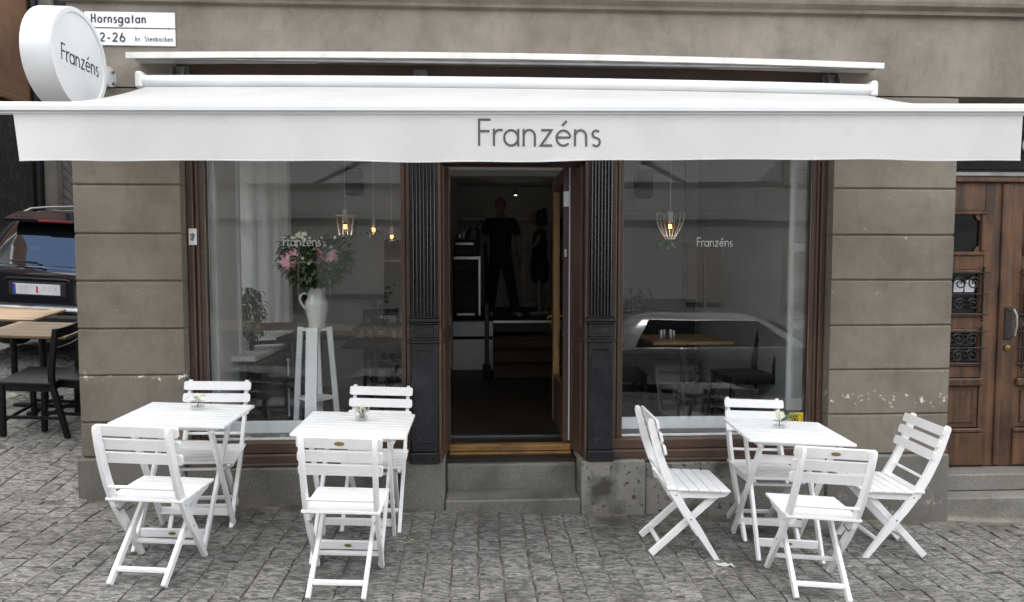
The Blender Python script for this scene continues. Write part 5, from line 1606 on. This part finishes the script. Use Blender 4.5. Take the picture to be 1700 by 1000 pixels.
for (x, z, r_, mm, yy) in ((-.180, .225, .062, 'petal_pink', -.10), (-.125, .265, .055, 'petal_pink', -.09), (.045, .325, .046, 'petal_deep', -.06), (.088, .275, .048, 'petal_deep', -.10), (.135, .272, .055, 'petal_pink', -.08)):
    q = B()
    for k in range(34):
        a = k * 2.4; inc = math.pi * (k + .5) / 34
        d = Vector((math.sin(inc) * math.cos(a), -math.cos(inc) * .9 if k < 17 else -math.cos(inc), math.sin(inc) * math.sin(a))).normalized()
        c = d * r_ * .30
        tan = d.cross(Vector((0, 1, .1))).cross(d).normalized() * -1
        petal_faces(q, c + d * r_ * .34 - tan * r_ * .28, (tan + d * .5), d, r_ * 1.1, r_ * 1.1, .35)
    pe = q.build('peony', mm, bq, True); pe.location = (x, yy, z)
# white vase with leafy plant on the sill
vz = thing('vase', 'white conical vase on the side window sill with a dark leafy plant', 'vase', (-2.105, 1.50, .985))
B().lathe([(0, 0), (.055, 0), (.062, .02), (.088, .25), (.090, .26), (.082, .26), (.055, .02), (0, .02)], n=28).build('body', 'ceramic', vz, True)
q = B()
for k in range(260):
    a = rb.uniform(0, 6.28); h = rb.uniform(.12, .56); R_ = rb.uniform(.02, .15) * (1.0 if h < .4 else .7)
    d = Vector((math.cos(a), math.sin(a), rb.uniform(-1.3, .3))).normalized()
    petal_faces(q, (R_ * math.cos(a), R_ * math.sin(a), h), d, (0, 0, 1), rb.uniform(.05, .10), rb.uniform(.022, .045), .3)
q.build('foliage', 'leaf_pale', vz, kind='stuff')
# wall shelf
sh = thing('wall_shelf', 'dark wall shelf on the grey rear wall behind the jug', 'shelf', (-1.5, 3.2, 1.38))
B().box(-.50, .42, -.11, .098, -.020, .030, .008).build('board', 'black_wood', sh)
q = B(); q.box(-.35, -.32, -.06, .098, -.13, -.021); q.box(.28, .31, -.06, .098, -.13, -.021); q.build('bracket', 'iron', sh)
# speakers
def speaker(x, y, z, label):
    r = thing('wall_speaker', label, 'speaker', (x, y, z), group='small black speakers high inside the cafe')
    B().box(-.085, .085, -.10, .10, -.145, .145, .012).build('cabinet', 'plastic', r)
    B().lathe([(.058, -.101), (.058, -.104), (.02, -.101), (0, -.103)], (0, 0, -.04), 20, 'Y').build('cone', 'rubber', r)
    B().bar((.03, .10, .05), (.03, .99 if False else .30, .12), .03, .02, (1, 0, 0)).build('bracket', 'plastic', r)
speaker(-1.355, 2.85, 2.66, 'small black speaker hanging behind the wire basket lamp')
speaker(1.79, 2.60, 2.62, 'small black speaker hanging beside the tulip wire lamp')

# dark cafe tables and chairs inside
def in_table(x, y, z, w, d, h, label, m='black_wood'):
    r = thing('cafe_table', label, 'table', (x, y, z), group='cafe tables inside the windows')
    B().box(-w / 2, w / 2, -d / 2, d / 2, h - .03, h, .006).build('tabletop', m, r)
    B().tube([(0, 0, .02), (0, 0, h - .031)], .022, 12).build('pedestal', 'iron', r)
    B().lathe([(0, .0), (.20, .0), (.20, .012), (.03, .03), (0, .03)], n=24).build('foot', 'iron', r, True)
    return r
in_table(-1.53, 1.85, .30, .66, .62, .78, 'black topped table behind the plant stand, left of it')
in_table(-.98, 2.55, .30, .62, .60, .80, 'black topped table with a small vase deep in the left room')
in_table(-.93, 1.35, .30, .50, .60, .76, 'black topped table close to the right edge of the left window')
in_table(1.82, 1.15, .30, .70, .60, .80, 'wooden topped table set with tumblers in the right window', 'oak_light')
in_table(1.35, 2.35, .30, .62, .60, .80, 'dark table with a white pot deep in the right room')
def in_chair(x, y, deg, label, legs='black_wood'):
    r = copy_tree(bc); r.matrix_world = Matrix.Translation((x, y, .30)) @ Matrix.Rotation(math.radians(deg), 4, 'Z')
    r['label'] = label; r['group'] = 'dark chairs inside the cafe'; return r
in_chair(-1.78, 1.25, -160, 'black chair inside, seen through the left pane between pier and stand')
in_chair(-1.05, 3.0, 200, 'black chair at the rear wall behind the jug')
in_chair(-.75, 2.05, -60, 'black chair inside behind the right leg of the plant stand')
in_chair(2.42, 1.25, 95, 'black chair at the right end of the wooden table in the right window')
in_chair(1.28, 1.40, -90, 'black chair at the left end of the wooden table in the right window')
# steel shakers on the right table
for k, (x, dy, hh) in enumerate(((1.585, 0, .085), (1.625, .05, .08), (1.665, -.01, .09), (1.705, .04, .075))):
    o = B().lathe([(0, 0), (.017, 0), (.018, .004), (.018, hh * .8), (.014, hh), (0, hh)], n=16).build('shaker', 'steel', None, True)
    o.location = (x, 1.02 + dy, 1.10)
    tag(o, ('steel shaker, leftmost of the four on the wooden table', 'steel shaker, second of the four on the wooden table', 'steel shaker, third of the four on the wooden table', 'steel shaker, rightmost of the four on the wooden table')[k], 'shaker', 'steel shakers on the wooden table')
pb = thing('plant_box', 'dark planter with a drooping leafy plant behind the left side of the right window', 'plant', (1.66, 2.35, 1.10))
B().box(-.16, .16, -.08, .08, .0, .16, .01).build('box', 'black_wood', pb)
q = B()
for k in range(46):
    a = rb.uniform(0, 6.28); h = rb.uniform(.18, .42); R_ = rb.uniform(.0, .16)
    petal_faces(q, (R_ * math.cos(a), R_ * math.sin(a) * .6, h), (math.cos(a), math.sin(a), -1.0), (0, 0, 1), rb.uniform(.06, .10), .03, .1)
    if k % 5 == 0: q.tube([(0, 0, .1), (R_ * .5 * math.cos(a), 0, h + .03), (R_ * math.cos(a), R_ * math.sin(a) * .6, h)], .003, 4)
q.build('foliage', 'leaf', pb, kind='stuff')
pt = B().lathe([(0, 0), (.038, 0), (.050, .10), (.046, .10), (.036, .01), (0, .01)], n=20).build('pot', 'ceramic', None, True); pt.location = (1.36, 2.20, 1.10)
tag(pt, 'small white pot on the dark table deep in the right room', 'pot')
tv = thing('bud_vase', 'small steel vase with a bending leafy twig deep in the left room', 'vase', (-1.02, 2.40, 1.10))
B().lathe([(0, 0), (.030, 0), (.032, .12), (.028, .12), (0, .01)], n=16).build('body', 'steel', tv, True)
q = B(); q.tube([(0, 0, .1), (.01, 0, .20), (.08, 0, .32), (.10, 0, .44)], .003, 4)
for k in range(16):
    t = k / 15; petal_faces(q, (.01 + .09 * t + rb.gauss(0, .02), 0, .16 + .28 * t + rb.gauss(0, .02)), (rb.uniform(-1, 1), -.3, rb.uniform(-.8, .2)), (0, -1, .3), .05, .03, .1)
q.build('twig', 'leaf', tv, kind='stuff')
# bench back in the right room
be = thing('bench', 'long dark bench along the rear wall of the right room', 'bench', (2.0, 2.9, .30))
B().box(-.55, .55, -.05, .20, .36, .44, .01).build('seat', 'black_wood', be); B().box(-.55, .55, .20, .26, .40, 1.05, .01).build('back', 'black_wood', be)
for x in (-.5, .5): B().box(x - .03, x + .03, -.02, .18, .0, .359).build('leg', 'black_wood', be)

# ================================================================== INSIDE THE DOORWAY
ct = thing('bar_counter', 'dark counter with bright steel edges left inside the doorway', 'counter', (-.17, 5.0, .96))
B().box(-.17, .19, -.02, .55, .12, .86).build('cabinet', 'plastic', ct)
B().box(-.18, .205, -.045, .57, .861, .905, .004).build('steel_top', 'steel', ct)
B().box(.172, .205, -.042, -.021, .05, .86, .003).build('steel_edge', 'steel', ct)
B().box(-.15, .14, -.032, -.021, .55, .70, .004).build('drawer', 'black_wood', ct)
B().box(-.17, .19, -.01, .5, .0, .118).build('plinth', 'black_wood', ct)
B().box(-.14, .12, -.040, -.020, .05, .085, .004).build('foot_rail', 'steel', ct)
em = thing('espresso_machine', 'dark espresso machine with chrome levers standing on the counter', 'machine', (-.19, 5.2, 1.866))
B().box(-.15, .20, -.12, .20, .0, .24, .02).build('body', 'plastic', em)
B().box(-.14, .13, -.15, -.121, .16, .20, .006).build('group_head', 'steel', em)
q = B(); q.tube([(.02, -.05, .24), (.06, -.05, .36), (.10, -.05, .42)], .026, 8); q.tube([(.18, -.05, .20), (.20, -.05, .36), (.16, -.05, .41)], .022, 8); q.build('lever', 'plastic', em, True)
q = B(); q.lathe([(0, 0), (.04, 0), (.055, .04), (.05, .08), (0, .10)], (-.08, -.02, .241), 16); q.lathe([(0, 0), (.03, 0), (.03, .12), (0, .12)], (-.02, .05, .241), 12); q.build('cups', 'steel', em, True)
nw = thing('newel_post', 'dark newel post and handrail at the foot of the inner stairs', 'handrail', (.108, 3.92, .30))
B().box(-.028, .028, -.028, .028, .16, .95, .006).build('post', 'iron', nw); B().box(-.055, .055, -.055, .055, .0, .159, .006).build('foot', 'black_wood', nw)
B().bar((0, 0, .955), (0, 1.1, 1.72), .05, .04, (1, 0, 0), .008).build('handrail', 'black_wood', nw)
B().bar((0, 1.1, .665), (0, 1.1, 1.70), .03, .03, (1, 0, 0), .004).build('rear_post', 'iron', nw)

# ------------------------------------------------------------------ people
def skin_mesh(name, verts, edges, radii, m, parent, root=0, sub=2):
    me = bpy.data.meshes.new(name)
    me.from_pydata(verts, edges, [])
    o = bpy.data.objects.new(name, me); COL.objects.link(o)
    o.modifiers.new('skin', 'SKIN')
    if not me.skin_vertices: me.skin_vertices.new()
    for i, r_ in enumerate(radii):
        me.skin_vertices[0].data[i].radius = (r_, r_) if not isinstance(r_, tuple) else r_
        me.skin_vertices[0].data[i].use_root = (i == root)
    sb = o.modifiers.new('sub', 'SUBSURF'); sb.levels = sub; sb.render_levels = sub
    me.materials.append(M[m]); o.modifiers['skin'].use_smooth_shade = True
    o.parent = parent
    return o
def chains(ch):
    """ch: list of lists of (x,y,z,r); first point equal to an existing one is welded"""
    V, E_, R_ = [], [], []
    def idx(p):
        for i, v in enumerate(V):
            if (Vector(v) - Vector(p[:3])).length < 1e-4: return i
        V.append(tuple(p[:3])); R_.append(p[3]); return len(V) - 1
    for c in ch:
        pi = None
        for p in c:
            i = idx(p)
            if pi is not None and pi != i: E_.append((pi, i))
            pi = i
    return V, E_, R_
def head(parent, c, r, yaw, m='skin'):
    """skull with brow, nose, jaw and ears, facing -Y before the yaw"""
    q = B(); n, k = 20, 14; vs = []
    for j in range(k + 1):
        ph = math.pi * j / k; z = math.cos(ph)
        for i in range(n):
            th = 2 * math.pi * i / n
            x, y = math.sin(ph) * math.cos(th), math.sin(ph) * math.sin(th)
            sx = .78 - (.20 * max(0, -z)); sy = .95 - .12 * max(0, -z)
            px, py, pz = x * sx * r, y * sy * r, z * r * 1.22
            if y < -.5 and -.35 < z < .12 and abs(x) < .25: py -= r * .20 * (1 - abs(x) / .25) * (1 - abs(z + .12) / .25 if abs(z + .12) < .25 else 0)
            if y < -.6 and .08 < z < .3: py -= r * .03
            if y < -.5 and .0 < z < .12 and .2 < abs(x) < .5: py += r * .05
            if y < -.4 and z < -.55: py -= r * .08
            vs.append((px, py, pz))
    fs = [(j * n + i, j * n + (i + 1) % n, (j + 1) * n + (i + 1) % n, (j + 1) * n + i) for j in range(k) for i in range(n)]
    q.add(vs, fs)
    for s in (-1, 1): q.obox((s * r * .80, 0, -.05 * r), (r * .05, 0, 0), (0, r * .14, 0), (0, 0, r * .24), r * .04)
    o = q.build('head', m, parent, True); o.location = c; o.rotation_euler = (0, 0, yaw)
    e = B()
    for s in (-1, 1): e.lathe([(0, -.012), (.012, 0), (0, .012)], (s * r * .32, -r * .86, r * .06), 8)
    e.box(-r * .22, r * .22, -r * .86, -r * .78, -r * .55, -r * .50)
    e.build('eyes_and_mouth', 'hair', o)
    return o
def hand(parent, w, d, side, m='skin', s=1.0):
    """palm, four fingers and a thumb, hanging from wrist w along direction d"""
    w, d = Vector(w), Vector(d).normalized()
    t = Vector((0, -1, 0)); t = (t - d * t.dot(d)).normalized()      # across the knuckles
    n_ = d.cross(t)
    ch = [[(*w, .022 * s), (*(w + d * .045 * s), .030 * s), (*(w + d * .085 * s), .028 * s)]]
    V, E_, R_ = chains(ch); skin_mesh('palm', V, E_, R_, m, parent, 0, 1)
    for k, l in enumerate((.070, .080, .074, .058)):
        b0 = w + d * .080 * s + t * (k - 1.5) * -.019 * s
        V, E_, R_ = chains([[(*(b0 - d * .02 * s), .0085 * s), (*b0, .009 * s), (*(b0 + d * l * .5 * s + n_ * side * .006 * s), .0085 * s), (*(b0 + d * l * s * .92 + n_ * side * .022 * s), .0070 * s)]])
        skin_mesh('finger', V, E_, R_, m, parent, 0, 1)
    b0 = w + d * .025 * s + t * .026 * s
    V, E_, R_ = chains([[(*(w + d * .015 * s), .011 * s), (*b0, .011 * s), (*(b0 + d * .035 * s + t * .018 * s), .010 * s), (*(b0 + d * .062 * s + t * .022 * s), .008 * s)]])
    skin_mesh('thumb', V, E_, R_, m, parent, 0, 1)

man = thing('person', 'man in black T-shirt and trousers standing on the raised floor inside the doorway', 'person', (.335, 5.45, .96))
mb_ = [[(0, 0, .92, (.155, .105)), (0, 0, 1.05, (.150, .10)), (0, 0, 1.20, (.165, .11)), (0, 0, 1.36, (.185, .115)), (0, 0, 1.45, (.12, .09)), (0, 0, 1.52, (.060, .060)), (0, -.01, 1.60, (.055, .055))],
       [(0, 0, 1.36, 0), (-.185, 0, 1.41, .062), (-.245, .02, 1.22, .050), (-.285, -.02, 1.10, .044), (-.335, -.09, .91, .030), (-.345, -.10, .87, .026)],
       [(0, 0, 1.36, 0), (.185, 0, 1.41, .062), (.250, .02, 1.22, .050), (.275, .02, 1.11, .044), (.285, -.05, .90, .030), (.287, -.06, .86, .026)],
       [(0, 0, .92, 0), (-.085, 0, .84, .095), (-.115, -.01, .50, .062), (-.150, .02, .12, .042), (-.155, .02, .07, .042)],
       [(0, 0, .92, 0), (.090, 0, .84, .095), (.150, -.01, .50, .062), (.215, .02, .12, .042), (.22, .02, .07, .042)]]
V, E_, R_ = chains(mb_)
skin_mesh('body', V, E_, R_, 'skin', man)
shirt = [[(0, 0, .86, (.182, .130)), (0, 0, .94, (.180, .128)), (0, 0, 1.05, (.170, .122)), (0, 0, 1.20, (.180, .125)), (0, 0, 1.36, (.198, .128)), (0, 0, 1.45, (.128, .098)), (0, 0, 1.475, (.085, .08))],
         [(0, 0, 1.36, 0), (-.190, 0, 1.42, .074), (-.235, .015, 1.27, .068), (-.248, .018, 1.215, .070)],
         [(0, 0, 1.36, 0), (.190, 0, 1.42, .074), (.240, .015, 1.27, .068), (.254, .018, 1.215, .070)]]
V, E_, R_ = chains(shirt); skin_mesh('t_shirt', V, E_, R_, 'black_cloth', man)
tr_ = [[(0, 0, 1.03, (.158, .112)), (0, 0, .90, (.165, .118))], [(0, 0, .90, 0), (-.088, 0, .80, .108), (-.115, -.005, .50, .082), (-.150, .01, .14, .072), (-.152, .01, .07, .074)],
       [(0, 0, .90, 0), (.092, 0, .80, .108), (.150, -.005, .50, .082), (.215, .01, .14, .072), (.218, .01, .07, .074)]]
V, E_, R_ = chains(tr_); skin_mesh('trousers', V, E_, R_, 'black_cloth', man)
head(man, (0, -.02, 1.665), .105, .15)
hand(man, (-.345, -.10, .87), (-.25, -.3, -.7), 1); hand(man, (.287, -.06, .86), (0, -.1, -1), -1)
for x, a in ((-.155, -.25), (.222, .35)):
    o = B().obox((0, -.055, .035), (.045, 0, 0), (0, .135, 0), (0, 0, .034), .028).build('shoe', 'shoe', man, True); o.location = (x, 0, 0); o.rotation_euler = (0, 0, a)

wom = thing('person', 'woman in black dress standing in profile right of the man inside the doorway', 'person', (.925, 5.60, .96))
wb = [[(0, 0, .84, (.075, .085)), (0, 0, .98, (.055, .065)), (.005, 0, 1.14, (.06, .07)), (.01, 0, 1.24, (.06, .08)), (.0, 0, 1.32, (.050, .055)), (-.01, 0, 1.38, (.045, .045)), (-.03, 0, 1.44, (.042, .042))],
      [(.01, 0, 1.24, 0), (.0, -.145, 1.27, .046), (-.06, -.17, 1.10, .036), (-.12, -.18, 1.04, .032), (-.27, -.19, .99, .024), (-.30, -.19, .985, .021)],
      [(.01, 0, 1.24, 0), (.03, .145, 1.27, .046), (.075, .15, 1.05, .037), (.085, .13, .98, .033), (.06, .05, .78, .024), (.055, .03, .75, .021)],
      [(0, 0, .84, 0), (-.0, -.050, .72, .055), (-.01, -.065, .45, .050), (.0, -.075, .10, .034), (.0, -.075, .06, .034)],
      [(0, 0, .84, 0), (.01, .050, .72, .055), (.03, .065, .45, .050), (.09, .075, .10, .034), (.09, .075, .06, .034)]]
V, E_, R_ = chains(wb); skin_mesh('body', V, E_, R_, 'skin', wom)
dr_ = [[(0.02, 0, .48, (.135, .15)), (.01, 0, .66, (.135, .155)), (0, 0, .84, (.128, .148)), (0, 0, .98, (.095, .112)), (.005, 0, 1.14, (.108, .128)), (.01, 0, 1.24, (.105, .142)), (.005, 0, 1.295, (.072, .09))],
       [(.01, 0, 1.24, 0), (.0, -.150, 1.28, .056), (-.05, -.162, 1.20, .052)], [(.01, 0, 1.24, 0), (.03, .150, 1.28, .056), (.055, .155, 1.20, .052)]]
V, E_, R_ = chains(dr_); skin_mesh('dress', V, E_, R_, 'black_cloth', wom)
head(wom, (-.035, 0, 1.495), .094, math.radians(-82))
q = B(); q.lathe([(0, .115), (.055, .105), (.098, .05), (.105, -.02), (.095, -.09), (.05, -.13), (0, -.135)], (.02, 0, 1.505), 18)
q.lathe([(0, .05), (.04, .03), (.045, -.02), (0, -.05)], (.07, 0, 1.60), 12)
q.build('hair', 'hair', wom, True)
hand(wom, (-.30, -.19, .985), (-1, -.05, -.1), 1, s=.9); hand(wom, (.055, .03, .75), (-.1, -.1, -1), 1, s=.9)
for y, x in ((-.075, .0), (.075, .09)):
    o = B().obox((-.04, 0, .03), (.115, 0, 0), (0, .038, 0), (0, 0, .028), .024).build('shoe', 'shoe', wom, True); o.location = (x, y, 0)

# ceiling spots in the rear corridor: the photograph shows them lit
def spot_light(x, y, z, watts, label):
    r = thing('ceiling_spot', label, 'lamp', (x, y, z), group='small lit spots on the rear ceiling')
    B().lathe([(.035, .0), (.040, -.02), (.040, -.11), (.030, -.115), (.030, -.10), (0, -.10)], n=20).build('housing', 'steel', r, True)
    B().lathe([(.029, -.108), (0, -.108)], n=16).build('lens', 'spot_lens', r)
    B().tube([(0, 0, .0), (0, 0, .10)], .010, 8).build('stem', 'steel', r)
    ld = bpy.data.lights.new('spot_glow', 'POINT'); ld.energy = watts; ld.shadow_soft_size = .035; ld.color = (1.0, .90, .78)
    lo = bpy.data.objects.new('spot_glow', ld); COL.objects.link(lo); lo.parent = r; lo.location = (0, 0, -.17)
M['spot_lens'] = mat_emit('spot_lens', (1.0, .85, .65), 1.2)
spot_light(-.235, 3.9, 3.0, .03, 'small bright spot lamp under the ceiling at the upper left of the doorway')
spot_light(.62, 6.6, 3.0, .09, 'small bright spot lamp under the ceiling above the people in the doorway')
